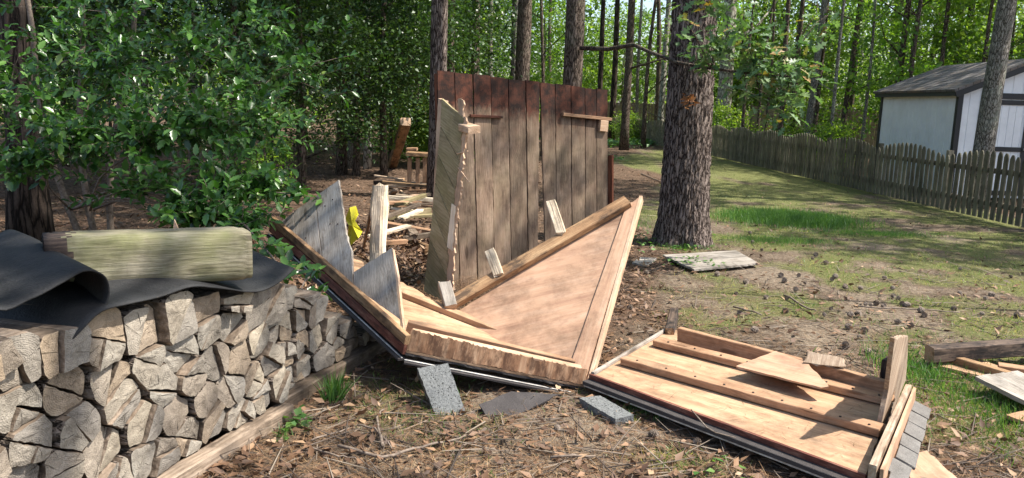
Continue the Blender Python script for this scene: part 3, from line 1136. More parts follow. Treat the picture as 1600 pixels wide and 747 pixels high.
def trunk_path(x, y, r, h, lx=0.0, ly=0.0, wob=.05, seed=0):
    rnd = random.Random(seed)
    n = max(6, int(h/1.0))
    pts, rad = [], []
    ph = rnd.uniform(0, 6)
    for k in range(n+1):
        t = k/n
        z = -.05+t*h
        pts.append((x+lx*z+wob*math.sin(ph+t*5)*t*2, y+ly*z+wob*math.cos(ph+t*4)*t*2, z))
        rad.append(r*(1-.55*t)*(1+.22*math.exp(-z/.35)))
    return pts, rad


def trunk_geo(x, y, r, h, lx=0, ly=0, wob=.05, seed=0, limbs=5, zl=3.0, seg=12):
    pts, rad = trunk_path(0, 0, r, h, lx, ly, wob, seed)
    ch = [tube('t', pts, rad, None, seg=seg, rough=.05, seed=seed, ret=True)]
    rnd = random.Random(seed+99)
    for i in range(limbs):
        z = zl+(h*.95-zl)*rnd.random()
        k = min(len(pts)-2, int(z/h*(len(pts)-1)))
        p = Vector(pts[k])
        a = rnd.uniform(0, 2*math.pi)
        L = rnd.uniform(1.0, 2.6)*min(1, h/8)
        up = rnd.uniform(.2, .8)
        q = p+Vector((math.cos(a), math.sin(a), up))*L*.5
        q2 = p+Vector((math.cos(a+.2), math.sin(a+.2), up*1.2))*L
        rr = rad[k]*.35
        ch.append(tube('l', [p, q, q2], [rr, rr*.6, rr*.15], None, seg=6, rough=.05, seed=i, ret=True))
    return merge(ch)


TREEN = [0]


def tree(name, x, y, r, h, barkm, crown, label, group=None, lx=0., ly=0., wob=.05, limbs=5, zl=3.0, cscale=1.0, crot=None, cz=None, cat='tree'):
    TREEN[0] += 1
    sd = TREEN[0]
    t = thing(name, (x, y, 0), label, cat, group)
    v, f = trunk_geo(x, y, r, h, lx, ly, wob, sd, limbs, zl)
    o = mesh_obj('trunk', v, f, barkm, t, Matrix.Translation((x, y, 0)), True)
    if crown:
        c = bpy.data.objects.new('crown', CR[crown])
        COL.objects.link(c)
        rr = random.Random(sd*3).uniform(0, 6.28) if crot is None else crot
        s = cscale if isinstance(cscale, tuple) else (cscale,)*3
        attach(c, t, Matrix.Translation((x+lx*8, y+ly*10.5, 0)) @ Matrix.Rotation(rr, 4, 'Z') @ Matrix.Diagonal((*s, 1)))
    return t


def at(px, Y):
    """ground x for an image column at distance Y"""
    p = P(px, 175, Y)
    return p.x


def build_main_pine():
    base = G(1074, 388)
    t = thing('pine_tree', (base.x, base.y+.3, 0), 'thick pine tree with deeply furrowed brown bark at the edge of the lawn', 'pine tree')
    H = 13.0
    seg, vs, fs = 168, [], []
    zs = [z*.03-.06 for z in range(122)]+[3.8+k*.5 for k in range(19)]
    for z in zs:
        flare = .26*math.exp(-max(z, 0)/.20)
        r = .262+.052*math.exp(-max(z, 0)/.9)-.005*z
        for i in range(seg):
            a = 2*math.pi*i/seg
            lob = 1+flare*(.55+.45*math.sin(a*5+1)) 
            nx, ny = math.cos(a), math.sin(a)
            q = Vector((nx*.30*26, ny*.30*26, z*5.5))
            q += Vector((1, 1, .6))*noise.noise((nx*5, ny*5, z*3.5))*1.3
            d = noise.voronoi(q)[0]
            crack = min(1.0, (d[1]-d[0])*2.2)
            rr = r*lob + .020*crack-.012 + .006*noise.noise(q*2)
            lean = -.012*z
            vs.append((nx*rr + lean + .03*z*0, ny*rr, z))
    for k in range(len(zs)-1):
        for i in range(seg):
            j = (i+1) % seg
            fs.append([k*seg+i, k*seg+j, (k+1)*seg+j, (k+1)*seg+i])
    mesh_obj('trunk', vs, fs, 'pine_bark', t, Matrix.Translation((base.x, base.y+.3, 0)), True)
    c = bpy.data.objects.new('crown', CR['high_a'])
    COL.objects.link(c)
    attach(c, t, Matrix.Translation((base.x, base.y+.3, 0)))
    c = bpy.data.objects.new('crown', CR['sparse'])  # second crown, out of view, added to shade the holly
    COL.objects.link(c)
    attach(c, t, Matrix.Translation((base.x+.7, base.y-2.9, 0)) @ Matrix.Diagonal((1.3, 1.3, 1, 1)))


build_main_pine()

# named nearer trees
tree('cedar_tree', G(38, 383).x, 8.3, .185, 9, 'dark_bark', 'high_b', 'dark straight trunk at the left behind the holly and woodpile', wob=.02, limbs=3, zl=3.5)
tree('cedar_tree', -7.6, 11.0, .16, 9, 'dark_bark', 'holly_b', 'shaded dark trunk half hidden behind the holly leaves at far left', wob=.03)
tree('maple_tree', at(533, 17), 17, .11, 10, 'brown_bark', 'high_b', 'slim grey trunk standing in the leaf litter left of the stump like post', wob=.06, lx=-.005)
tree('maple_tree', at(548, 18.5), 18.5, .08, 9, 'grey_bark', None, 'thin pale twin trunk just right of the slim grey trunk', wob=.08)
tree('birch_tree', at(574, 18.5), 18.5, .085, 10, 'pale_bark', 'high_b', 'thin mottled trunk with pale base in the middle of the left woods', wob=.05, lx=.01)
tree('pine_tree', at(685, 13.5), 13.5, .155, 14, 'pine_bark', 'high_a', 'reddish scaly pine trunk directly behind the left edge of the plank wall', wob=.03, limbs=3, zl=5)
tree('pine_tree', at(703, 19), 19, .11, 12, 'brown_bark', None, 'dark thin trunk touching the right side of the reddish pine trunk', wob=.03)
tree('maple_tree', at(738, 22), 22, .13, 12, 'brown_bark', 'high_b', 'slender trunk behind the plank wall right of the reddish pine', wob=.08, lx=.01)
tree('oak_tree', at(812, 19), 19, .19, 13, 'brown_bark', 'high_b', 'forked ivy flecked trunk rising above the middle of the plank wall', wob=.05, lx=.02)
tree('oak_tree', at(803, 20.5), 20.5, .11, 13, 'grey_bark', None, 'thinner grey stem close against the ivy flecked trunk', wob=.05)
OAK = tree('oak_tree', at(893, 13), 13, .17, 13, 'brown_bark', 'high_a', 'dark furrowed oak trunk above the right half of the plank wall with long limb', wob=.02, limbs=3, zl=6)
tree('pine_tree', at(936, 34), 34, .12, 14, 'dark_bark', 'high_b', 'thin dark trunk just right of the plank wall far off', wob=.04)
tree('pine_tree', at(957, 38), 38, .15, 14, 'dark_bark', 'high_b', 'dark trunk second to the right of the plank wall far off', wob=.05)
tree('pine_tree', at(978, 30), 30, .16, 14, 'brown_bark', 'high_a', 'straight brown trunk before the far bend of the picket fence', wob=.02)
tree('birch_tree', at(1033, 37), 37, .15, 12, 'pale_bark', 'high_b', 'pale slim trunk left of the thick furrowed pine', wob=.05)
tree('beech_tree', at(1130, 31), 31, .30, 14, 'pale_bark', 'high_a', 'pale grey smooth trunk partly hidden behind the thick furrowed pine', wob=.03)
tree('oak_tree', at(1262, 24), 24, .11, 13, 'grey_bark', 'high_b', 'leaning slim grey trunk behind the fence left of the shed', wob=.08, lx=.055)
tree('oak_tree', at(1272, 25.5), 25.5, .12, 12, 'brown_bark', 'high_b', 'dark trunk crossing behind the leaning grey one', wob=.05, lx=.01)
tree('oak_tree', at(1240, 27), 27, .10, 11, 'brown_bark', None, 'thin upright trunk left of the leaning grey one', wob=.05)
tree('maple_tree', 8.25, 14.3, .175, 12, 'grey_bark', 'high_b', 'lichen grey trunk rising between the picket fence and the shed doors', wob=.03, lx=.03, limbs=3, zl=5)
tree('beech_tree', at(1384, 33), 33, .18, 13, 'pale_bark', 'high_b', 'pale trunk behind the shed roof, left one', wob=.06, lx=.01)
tree('oak_tree', at(1440, 31), 31, .13, 12, 'brown_bark', 'high_b', 'brown slanting trunk rising behind the shed roof ridge', wob=.07, lx=.04)
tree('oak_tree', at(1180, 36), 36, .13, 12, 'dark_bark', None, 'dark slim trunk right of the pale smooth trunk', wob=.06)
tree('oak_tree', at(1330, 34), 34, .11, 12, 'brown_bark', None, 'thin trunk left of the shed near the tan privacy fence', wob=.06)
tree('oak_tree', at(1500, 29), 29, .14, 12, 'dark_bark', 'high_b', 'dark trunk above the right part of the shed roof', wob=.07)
tree('oak_tree', at(1590, 27), 27, .14, 12, 'brown_bark', None, 'brown trunk above the shed roof at the right end', wob=.06)

rnd = random.Random(77)
for i, (px, Y, rr, lx) in enumerate([(1162, 28, .06, .02), (1198, 27, .05, -.01), (1222, 26, .09, .0), (1300, 22, .05, .03), (1318, 25, .09, .02), (1352, 23, .05, -.02), (1398, 24, .10, .03), (1412, 22, .05, .05), (1462, 23, .07, .02),
                                     (1478, 25, .10, .04), (1532, 22, .06, .0), (1185, 29, .05, .04), (640, 24, .07, .0), (765, 26, .09, .01), (850, 25, .06, -.02), (1008, 32, .09, .02), (1055, 33, .08, 0), (610, 21, .05, .02), (300, 18, .08, .03), (230, 16, .06, -.02), (420, 19, .07, .0)]):
    tree('slim_tree', at(px, Y), Y, rr, rnd.uniform(9, 12), rnd.choice(['brown_bark', 'brown_bark', 'grey_bark']), None,
         'slim bare trunk among the leafy growth at the near side of the woods', 'slim trunks at the edge of the woods', lx=lx, wob=.12, limbs=7, zl=2)
# many thin far trunks
rnd = random.Random(31)
for i in range(42):
    Y = rnd.uniform(36, 75)
    px = rnd.uniform(-60, 1660)
    tree('young_tree', at(px, Y), Y, rnd.uniform(.07, .17), rnd.uniform(9, 13), rnd.choice(['brown_bark', 'brown_bark', 'grey_bark', 'pale_bark']), None,
         'one of many thin trunks standing far off in the forest', 'thin trunks in the distant forest', lx=rnd.uniform(-.04, .04), wob=.1, limbs=4)

# understorey trees giving the wall of leaves
spots = [(-17, 34, 'under_a'), (-12, 31, 'under_c'), (-7.5, 29, 'under_c'), (-3.8, 27, 'under_a'), (-1.2, 31, 'under_b'), (1.2, 38, 'under_b'), (-6, 36, 'under_b'),
         (3.5, 47, 'under_a'), (6.5, 50, 'under_c'), (9.5, 38, 'under_b'), (11.5, 34, 'under_a'), (12.5, 27, 'under_b'), (16, 31, 'under_c'), (14, 23.5, 'under_a'), (18.5, 26, 'under_b'),
         (20, 34, 'under_a'), (8.9, 33, 'under_a'), (23, 30, 'under_c'), (10.2, 44, 'under_c'), (15, 39, 'under_a'), (-15, 25, 'under_c'), (17.5, 22, 'under_a'), (11.3, 23.6, 'under_b'), (-0.2, 44, 'under_c'), (-4, 46, 'under_a')]
for i, (x, y, c) in enumerate(spots):
    s = rnd.uniform(.85, 1.2)
    tree('young_tree', x, y, .06, 5.5, 'brown_bark', c, 'leafy young tree filling the understorey of the background woods', 'leafy understorey trees', cscale=(s, s, rnd.uniform(.9, 1.2)), limbs=6, zl=1.5)

# darker evergreen hollies in the left woods
for i, (x, y, c, s, lab) in enumerate([
        (-7.4, 12.5, 'holly_b', 1.0, 'dense dark evergreen holly at the far left behind the glossy bush'),
        (-4.7, 13.5, 'holly_a', 1.05, 'dark evergreen holly right behind the glossy holly bush'),
        (-3.3, 16.8, 'holly_b', .95, 'tall dark holly to the left of the thin grey trunks'),
        (-1.9, 20.0, 'holly_a', 1.1, 'holly with small bright leaves left of the reddish pine trunk'),
        (-9.5, 17, 'holly_b', 1.15, 'dark holly deep in the woods at far left'),
        (-5.6, 21, 'holly_b', 1.2, 'dark holly deep in the woods behind the thin grey trunks'),
        (at(470, 14.5), 14.5, 'holly_a', .8, 'holly crown just left of the slim grey trunk'),
        (at(600, 17), 17, 'holly_a', .95, 'holly crown between the mottled trunk and the reddish pine'),
        (at(650, 24), 24, 'holly_b', 1.1, 'holly crown farther back beside the reddish pine'),
        (at(540, 24), 24, 'holly_b', 1.2, 'big holly crown behind the pair of slim grey trunks'),
        (-11.5, 22, 'holly_a', 1.4, 'big dark holly at the back left of the woods')]):
    tree('holly_tree', x, y, .07, 6, 'brown_bark', c, lab, 'evergreen hollies in the left woods', cscale=(s, s, s*(1.0)), limbs=8, zl=.8)

# low bushes
for i, (x, y, c, s, lab) in enumerate([
        (-2.0, 20.0, 'bush', 1.0, 'low green bush between the thin trunks and reddish pine'),
        (-4.0, 13.2, 'bush_y', 1.0, 'small yellow green seedling in the leaf litter of the left woods'),
        (-2.9, 22.5, 'bush', 1.1, 'low green bush behind the mottled thin trunk'),
        (5.2, 36.5, 'bush', .9, 'low bush at the foot of the far picket fence'),
        (7.6, 29.5, 'bush', 1.2, 'green bush just beyond the fence right of the thick pine'),
        (9.6, 26.5, 'bush', 1.3, 'green bush beyond the fence below the leaning grey trunk'),
        (8.4, 22, 'bush', .9, 'green bush between the fence and the shed')]):
    tree('green_bush', x, y, .02, .9, 'brown_bark', c, lab, cscale=s, limbs=5, zl=.2, cat='bush')

# far forest beyond everything: one leafy mass
def build_far_woods():
    n_cl = 3400
    ang = RNG.uniform(-.95, .95, n_cl)
    rr = RNG.uniform(50, 95, n_cl)
    x = rr*np.sin(ang)
    y = rr*np.cos(ang)
    z = .3+14*RNG.uniform(0, 1, n_cl)**1.1
    z = np.where((abs(ang-.09) < .10) & (RNG.uniform(0, 1, n_cl) < .5), z*.3, z)
    z = np.where((abs(ang+.15) < .2) & (RNG.uniform(0, 1, n_cl) < .2), z*.3, z)
    c = np.stack([x, y, z], 1)
    per = 26
    P0 = np.repeat(c, per, 0)
    n = len(P0)
    T = P0+RNG.normal(0, .85, (n, 3))*np.array([1, 1, .7])
    M = rots(RNG.normal(0, 1, (n, 3)), np.stack([RNG.normal(0, .6, n), RNG.normal(0, .6, n), np.ones(n)], 1), RNG.uniform(.25, .6, n))
    big = np.array([noise.noise((a*.11, b*.11, d*.16)) for a, b, d in c])
    var = np.clip(np.repeat(np.clip(.42+big*1.6+RNG.normal(0, .16, n_cl), 0, 1), per)*.75+RNG.uniform(0, .25, n), 0, 1)  # graded light of the woods put into leaf colour, clump by clump
    o = scatter('far_woods', CLUMP_V, CLUMP_F, M, T, 'green_leaf', var)
    meta(o, 'distant mass of green woodland foliage behind all the trunks', 'woods', kind='stuff')


build_far_woods()

# unseen trees added beside the yard and behind the viewer to cast shade
SHADE = [(5.1, 6.5, 'dapple', 1.0, 0), (3.3, -0.6, 'high_b', .86, .33), (13.4, 9.6, 'high_b', .95, 0), (16, 15.5, 'high_a', 1.0, 0), (17, 21, 'high_a', 1.0, 0), (7.5, -3.5, 'high_b', .6, 0)]
for i, (x, y, c, s, ly) in enumerate(SHADE):
    tree('oak_tree', x, y, .028 if c == 'dapple' else .16, 11, 'brown_bark', c, 'unseen oak added beside the yard to shade the ground', 'unseen shade oaks added around the yard', cscale=(s, s, 1.0), limbs=4, zl=6, ly=ly)


# ------------------------------------------------------------------ oak branch hanging into view
def build_branch():
    p = [P(908, 75, 12.85), P(950, 77, 12.0), P(990, 70, 11.0), P(1020, 83, 10.2), P(1060, 98, 9.2), P(1110, 107, 8.5), P(1180, 116, 8.0), P(1235, 120, 7.8)]
    tube('limb', p, [.035, .03, .026, .022, .018, .015, .011, .006], 'brown_bark', OAK, seg=8, rough=.08)
    ch, B, D = [], [], []
    rnd = random.Random(3)
    roots = []
    for k, (px, py, Y) in enumerate([(1060, 20, 8.3), (1130, 12, 8.1), (1180, 55, 7.9), (1215, 95, 7.8), (1200, 130, 7.8), (1165, 90, 8.0), (1130, 60, 8.2), (1215, 30, 8.0), (1155, 30, 7.9), (1235, 150, 7.7), (1190, 180, 7.8), (1250, 70, 8.1),
                                     (1170, 5, 8.4), (1105, -10, 8.1), (1220, 200, 7.8), (1150, 130, 8.2), (1090, 90, 8.6), (1300, 20, 8.3), (1270, 110, 8.0)]):
        q = P(px, py, Y)
        a = min(p, key=lambda v: (v-q).length)
        if (a-q).length > .8:
            a = min(roots, key=lambda v: (v-q).length) if roots else a
        roots.append(q)
        mid = a.lerp(q, .5)+Vector((0, 0, .06))
        ch.append(tube('t', [a, mid, q], [.007, .005, .002], None, seg=5, ret=True))
        for j in range(30):
            t = rnd.uniform(.25, 1)
            b = a.lerp(q, t)+Vector((rnd.gauss(0, .09), rnd.gauss(0, .09), rnd.gauss(0, .06)))
            B.append(b)
            D.append(Vector((rnd.gauss(0, 1), rnd.gauss(0, 1), rnd.gauss(-.35, .4))))
    v, f = merge(ch)
    mesh_obj('twig', v, f, 'brown_bark', OAK)
    n = len(B)
    M = rots(np.array([tuple(d) for d in D]), np.stack([RNG.normal(0, .5, n), RNG.normal(0, .5, n), np.ones(n)], 1), RNG.uniform(.10, .17, n))
    scatter('oak_leaves', OAK_V, OAK_F, M, np.array([tuple(b) for b in B]), 'oak_leaf', RNG.uniform(0, 1, n)**1.2, OAK)
    # dead orange sprig
    c = P(1076, 155, 8.7)
    a = P(1070, 102, 9.0)
    tube('dead_twig', [a, P(1070, 125, 8.8), c], [.004, .004, .003], 'brown_bark', OAK, seg=5)
    n = 34
    d = RNG.normal(0, 1, (n, 3))
    d[:, 2] = -abs(d[:, 2])*.5
    M = rots(d, RNG.normal(0, 1, (n, 3)), RNG.uniform(.05, .10, n))
    M[:, :, 1] *= .8
    scatter('dead_leaves', LEAF_V, LEAF_F, M, np.tile(np.array(c), (n, 1))+RNG.normal(0, .035, (n, 3)), 'dead_leaf', RNG.uniform(0, 1, n), OAK)


build_branch()


# ------------------------------------------------------------------ big glossy holly bush in front left
def build_holly():
    base = Vector((-4.1, 7.6, 0))
    t = thing('holly_bush', base, 'large glossy green holly bush spreading over the left side above the woodpile', 'holly bush')
    rnd = random.Random(12)
    # leafy boughs: centre, radius xyz, number of sprays
    blobs = [(P(10, 130, 6.3), (.45, .5, .4), 60), (P(95, 190, 6.4), (.35, .5, .3), 50), (P(180, 110, 6.6), (.8, .8, .45), 120), (P(300, 90, 7.0), (.9, .9, .5), 120), (P(120, 210, 6.0), (.75, .6, .32), 150), (P(40, 255, 5.9), (.4, .5, .16), 50),
             (P(230, 215, 6.1), (.7, .7, .34), 150), (P(330, 200, 6.2), (.6, .7, .4), 130), (P(400, 190, 6.6), (.5, .6, .5), 90), (P(350, 290, 5.7), (.5, .5, .28), 120), (P(310, 335, 5.4), (.32, .4, .16), 60), (P(415, 290, 5.9), (.26, .35, .2), 50),
             (P(378, 348, 5.3), (.22, .26, .13), 45), (P(130, 90, 7.2), (.6, .6, .4), 60), (P(180, 20, 7.4), (1.1, .9, .4), 90), (P(380, 60, 7.6), (.9, .9, .6), 110), (P(440, 120, 7.8), (.6, .8, .6), 80), (P(462, 302, 5.7), (.10, .2, .08), 9),
             (P(230, 300, 6.0), (.5, .5, .12), 24), (P(465, 425, 4.75), (.10, .12, .07), 8), (P(500, 460, 4.45), (.10, .09, .04), 9), (P(432, 395, 4.9), (.10, .15, .07), 9)]
    nodes = []
    bch = []
    def limb(a, b, r0, r1, sag=.15):
        pts, rad = [], []
        n = 6
        for k in range(n+1):
            u = k/n
            p = a.lerp(b, u)+Vector((math.sin(u*7+a.x)*.06, math.cos(u*5+b.x)*.06, math.sin(u*math.pi)*sag))
            pts.append(p)
            rad.append(r0+(r1-r0)*u)
            nodes.append(p)
        bch.append(tube('l', pts, rad, None, seg=6, rough=.08, seed=int(r0*1e4), ret=True))
    for s in range(3):
        limb(base+Vector((.12*s, 0, -.05)), base+Vector((-.5+.6*s, -.2, 3.2)), .035, .02, 0)
    stem_nodes = list(nodes)
    for c, r, k in blobs[:19]:
        a = min(stem_nodes, key=lambda v: abs(v.z-(c.z-.5))+random.random()*.3)
        limb(a, c, .011, .005, .1)
    limb(nodes[-1], blobs[19][0], .012, .005, .12)
    limb(nodes[-1], blobs[20][0], .009, .004, .05)
    B, D, N, S = [], [], [], []
    for c, r, k in blobs:
        near = sorted(nodes, key=lambda v: (v-c).length)[:8]
        for i in range(int(k*.50)):
            u = Vector((rnd.gauss(0, .5), rnd.gauss(0, .5), rnd.gauss(0, .5)))
            tip = c+Vector((u.x*r[0], u.y*r[1], u.z*r[2]))
            a = min(near, key=lambda v: (v-tip).length)
            dr = (tip-a)
            if dr.length < .05:
                continue
            L = rnd.uniform(.16, .34)
            dn = (dr.normalized()+Vector((rnd.gauss(0, .3), rnd.gauss(0, .3), rnd.gauss(-.1, .2)))).normalized()
            st = tip-dn*L
            if i % 9 == 0:
                bch.append(tube('s', [a, a.lerp(st, .5)+Vector((0, 0, .02)), st, tip], [.004, .003, .002, .001], None, seg=4, ret=True, caps=False))
            else:
                bch.append(tube('s', [st, tip], [.002, .001], None, seg=4, ret=True, caps=False))
            m = int(L/.019)
            for j in range(m):
                w = j/m
                p = st.lerp(tip, w)
                an = j*2.4+rnd.uniform(-.4, .4)
                x = dn.orthogonal().normalized()
                y = dn.cross(x)
                out = x*math.cos(an)+y*math.sin(an)
                B.append(p)
                D.append(out*.85+dn*.75+Vector((0, 0, -.1)))
                N.append(Vector((rnd.gauss(0, .35), rnd.gauss(0, .35)-.25, 1)))
                S.append(rnd.uniform(.05, .10))
    v, f = merge(bch)
    mesh_obj('branches', v, f, 'twig_bark', t, Matrix.Identity(4), True)
    n = len(B)
    M = rots(np.array([tuple(d) for d in D]), np.array([tuple(d) for d in N]), np.array(S))
    var = np.clip(RNG.normal(.45, .25, n), 0, .93)
    var[RNG.uniform(0, 1, n) > .985] = 1
    scatter('foliage', HOLLY_V, HOLLY_F, M, np.array([tuple(b) for b in B]), 'holly_leaf', var, t)
    print('holly leaves', n)


build_holly()


# ------------------------------------------------------------------ wood pile
PA = G(290, 747)
PB = G(590, 560)
PD = (PB-PA).normalized()           # along the pile, away from the viewer
PN = Vector((PD.y, -PD.x, 0))       # outward, to the yard
P0 = PA-PD*1.3


def clip_poly(poly, a, b, c):
    out = []
    for i in range(len(poly)):
        p, q = poly[i], poly[(i+1) % len(poly)]
        dp = a*p[0]+b*p[1]-c
        dq = a*q[0]+b*q[1]-c
        if dp <= 0:
            out.append(p)
        if (dp < 0 < dq) or (dq < 0 < dp):
            t = dp/(dp-dq)
            out.append((p[0]+(q[0]-p[0])*t, p[1]+(q[1]-p[1])*t))
    return out


def FP(px, py, off=0.0):
    d = ray(px, py)
    return CAMP + d*(PN.dot(P0+PN*off-CAMP)/PN.dot(d))


def build_pile():
    rnd = random.Random(21)
    LT = (PB-P0).length
    uc = (G(445, 652)-P0).length
    prof = [(0, .80), (1.4, .80), (1.55, .76), (1.8, .69), (2.03, .72), (2.2, .62), (2.38, .51), (2.72, .34), (2.96, .22), (LT, .2)]

    def vmax(u):
        for (a, ha), (b, hb) in zip(prof, prof[1:]):
            if u <= b:
                return ha+(hb-ha)*(u-a)/(b-a)
        return prof[-1][1]
    seeds = []
    rh = .138
    rows = 6
    for r in range(rows):
        u = rnd.uniform(-.05, .1)+.07*(r % 2)
        n = 0
        while u < LT+.1:
            s = rnd.uniform(.12, .22)
            v = .085+rh*(r+.5)+rnd.uniform(-.036, .036)
            if v < vmax(u)-.02:
                seeds.append((u+s/2, v, r, n))
                n += 1
            u += s
    def log_piece(poly, pith, far, style, which, i, su, sv, r):
        q = []
        for p in poly:
            if not q or (p-q[-1]).length > .012:
                q.append(p)
        if len(q) < 3:
            return
        poly = q
        K = len(poly)
        c = sum(poly, Vector((0, 0)))/K
        pts, side = [], []
        far = max((p-pith).length for p in poly)
        for k in range(K):
            a, b = poly[k], poly[(k+1) % K]
            m = max(2, int((b-a).length/.012))
            for w in range(m):
                p = a.lerp(b, w/m)
                d = p-pith
                L = d.length
                R = far*.86
                isb = False
                if L > R:
                    d = d*(R/L)
                    isb = True
                p2 = pith+d
                p2 = c+(p2-c)*(1-.004/max(.02, (p2-c).length))
                p2 += Vector((noise.noise((p2.x*40, p2.y*40, i*3.1)), noise.noise((p2.x*40, p2.y*40, i*3.1+9))))*.005
                pts.append(p2)
                side.append(isb or (style < .16))
        ins = rnd.uniform(-.022, .022) - (.07 if su > uc else 0)
        if r >= 4 and rnd.random() < .3:
            ins += .03
        Ln = .40
        tu, tv = rnd.uniform(-.05, .05), rnd.uniform(-.03, .03)
        # local frame: x,y in the face plane, z outward; origin at pith
        org = P0+PD*pith.x+Vector((0, 0, pith.y))
        M = frame(org, PD, PN + PD*tu)
        M = M @ Matrix.Rotation(tv, 4, 'X')
        sx = 1
        def loc(p, z):
            return (sx*(p.x-pith.x), p.y-pith.y, z)
        Np = len(pts)
        vs = []
        tilt = (rnd.uniform(-.15, .15), rnd.uniform(-.15, .15))
        for z in (0, -.012, -Ln*.5, -Ln):
            for p in pts:
                k = 1.0 if z < 0 else .975
                pp = c+(p-c)*k
                dz = z+ins+(tilt[0]*(pp.x-c.x)+tilt[1]*(pp.y-c.y) if z > -.1 else 0)
                if z < -.1:
                    pp = pp+Vector((noise.noise((pp.x*18, z*5, i)), noise.noise((pp.y*18, z*5, i+7))))*.006
                vs.append(loc(pp, dz))
        # inner ring + centre for cap relief
        for p in pts:
            pp = c+(p-c)*.55
            vs.append(loc(pp, ins+.002+tilt[0]*(pp.x-c.x)+tilt[1]*(pp.y-c.y)+.006*noise.noise((pp.x*30, pp.y*30, i))))
        ci = len(vs)
        vs.append(loc(c, ins+.003))
        fs, fm = [], []
        for k in range(Np):
            l = (k+1) % Np
            for lay in range(3):
                fs.append([lay*Np+k, (lay+1)*Np+k, (lay+1)*Np+l, lay*Np+l])
                fm.append(1 if side[k] else 2)
            fs.append([4*Np+k, k, l, 4*Np+l])
            fm.append(0)
            fs.append([ci, 4*Np+k, 4*Np+l])
            fm.append(0)
        fs.append([3*Np+k for k in range(Np)])
        fm.append(0)
        o = mesh_obj('firewood_log', vs, fs, None, None, M, mats=['end_grain', 'log_bark', 'split_side'], fmat=fm)
        bm = bmesh.new()
        bm.from_mesh(o.data)
        bmesh.ops.recalc_face_normals(bm, faces=bm.faces)
        bm.to_mesh(o.data)
        bm.free()
        shade = 'in the shade' if su > uc else 'by the lit corner' if su > uc-.5 else 'towards the left'
        ords = ['bottom', 'second', 'third', 'fourth', 'fifth', 'sixth', 'topmost']
        kind = 'whole round' if style < .16 else 'split'
        far_i = sum(1 for s in seeds if s[2] == r and s[0] > su)
        num = ['', '2nd', '3rd']+['%dth' % q for q in range(4, 60)]
        lab = '%s%s firewood log, %s row of the pile, %s from its far end' % ({'': '', 'upper': 'upper half of ', 'lower': 'lower half of ', 'one': 'quarter of ', 'other': 'other quarter of '}[which], kind, ords[r], num[far_i] if far_i else 'first')
        meta(o, lab, 'firewood', 'firewood logs stacked in the pile')

    cnt = 0
    for i, (su, sv, r, n) in enumerate(seeds):
        vm = vmax(su)+rnd.uniform(-.03, .035)
        poly = [(-.1, .088), (LT+.15, .088), (LT+.15, vm), (-.1, vm)]
        for j, (tu, tv, _, _) in enumerate(seeds):
            if i == j or abs(tu-su) > .5 or abs(tv-sv) > .45:
                continue
            du, dv = tu-su, tv-sv
            poly = clip_poly(poly, du, dv, du*(su+tu)/2+dv*(sv+tv)/2)
            if len(poly) < 3:
                break
        if len(poly) < 3:
            continue
        poly = [Vector((p[0], p[1])) for p in poly]
        c0 = sum(poly, Vector((0, 0)))/len(poly)
        far0 = max((p-c0).length for p in poly)
        style = rnd.random()
        pieces = [(poly, '')]
        if style > .16:
            c0 = c0+Vector((rnd.uniform(-.012, .012), rnd.uniform(-.012, .012)))
            an = rnd.uniform(0, math.pi)
            la, lb = math.cos(an), math.sin(an)
            lc = la*c0.x+lb*c0.y
            p1 = clip_poly([tuple(p) for p in poly], la, lb, lc)
            p2 = clip_poly([tuple(p) for p in poly], -la, -lb, -lc)
            pieces = [(p1, 'upper' if lb < 0 else 'lower'), (p2, 'lower' if lb < 0 else 'upper')]
            if style > .80:
                big, rest = (p1, p2)
                m1, m2 = -lb, la
                mc = m1*c0.x+m2*c0.y
                pieces = [(clip_poly(big, m1, m2, mc), 'one'), (clip_poly(big, -m1, -m2, -mc), 'other'), (rest, 'lower' if lb < 0 else 'upper')]
        for poly, which in pieces:
            log_piece([Vector(p) for p in poly], c0, far0, style, which, i, su, sv, r)
            cnt += 1
    print('logs', cnt)
    # rails under the pile
    m = G(445, 652)
    d = (m-P0).length
    z = .042
    for a, b, off, lab in ((-.1, d-.01, .045, 'long pale timber rail under the sunlit part of the woodpile'), (d+.012, LT+.25, -.035, 'shaded timber rail under the far part of the woodpile')):
        o = beam('timber_rail', P0+PD*a+PN*(off-.02)+Vector((0, 0, z)), P0+PD*b+PN*(off-.02)+Vector((0, 0, z)), .085, .082, 'split_side', None)
        meta(o, lab, 'timber')
    o = beam('timber_rail', P0-PN*.33+Vector((0, 0, z)), P0+PD*LT-PN*.33+Vector((0, 0, z)), .085, .082, 'old_timber', None)
    meta(o, 'rear timber rail hidden under the back of the woodpile', 'timber')
    return vmax, uc, LT


VMAX, UC, LT = build_pile()


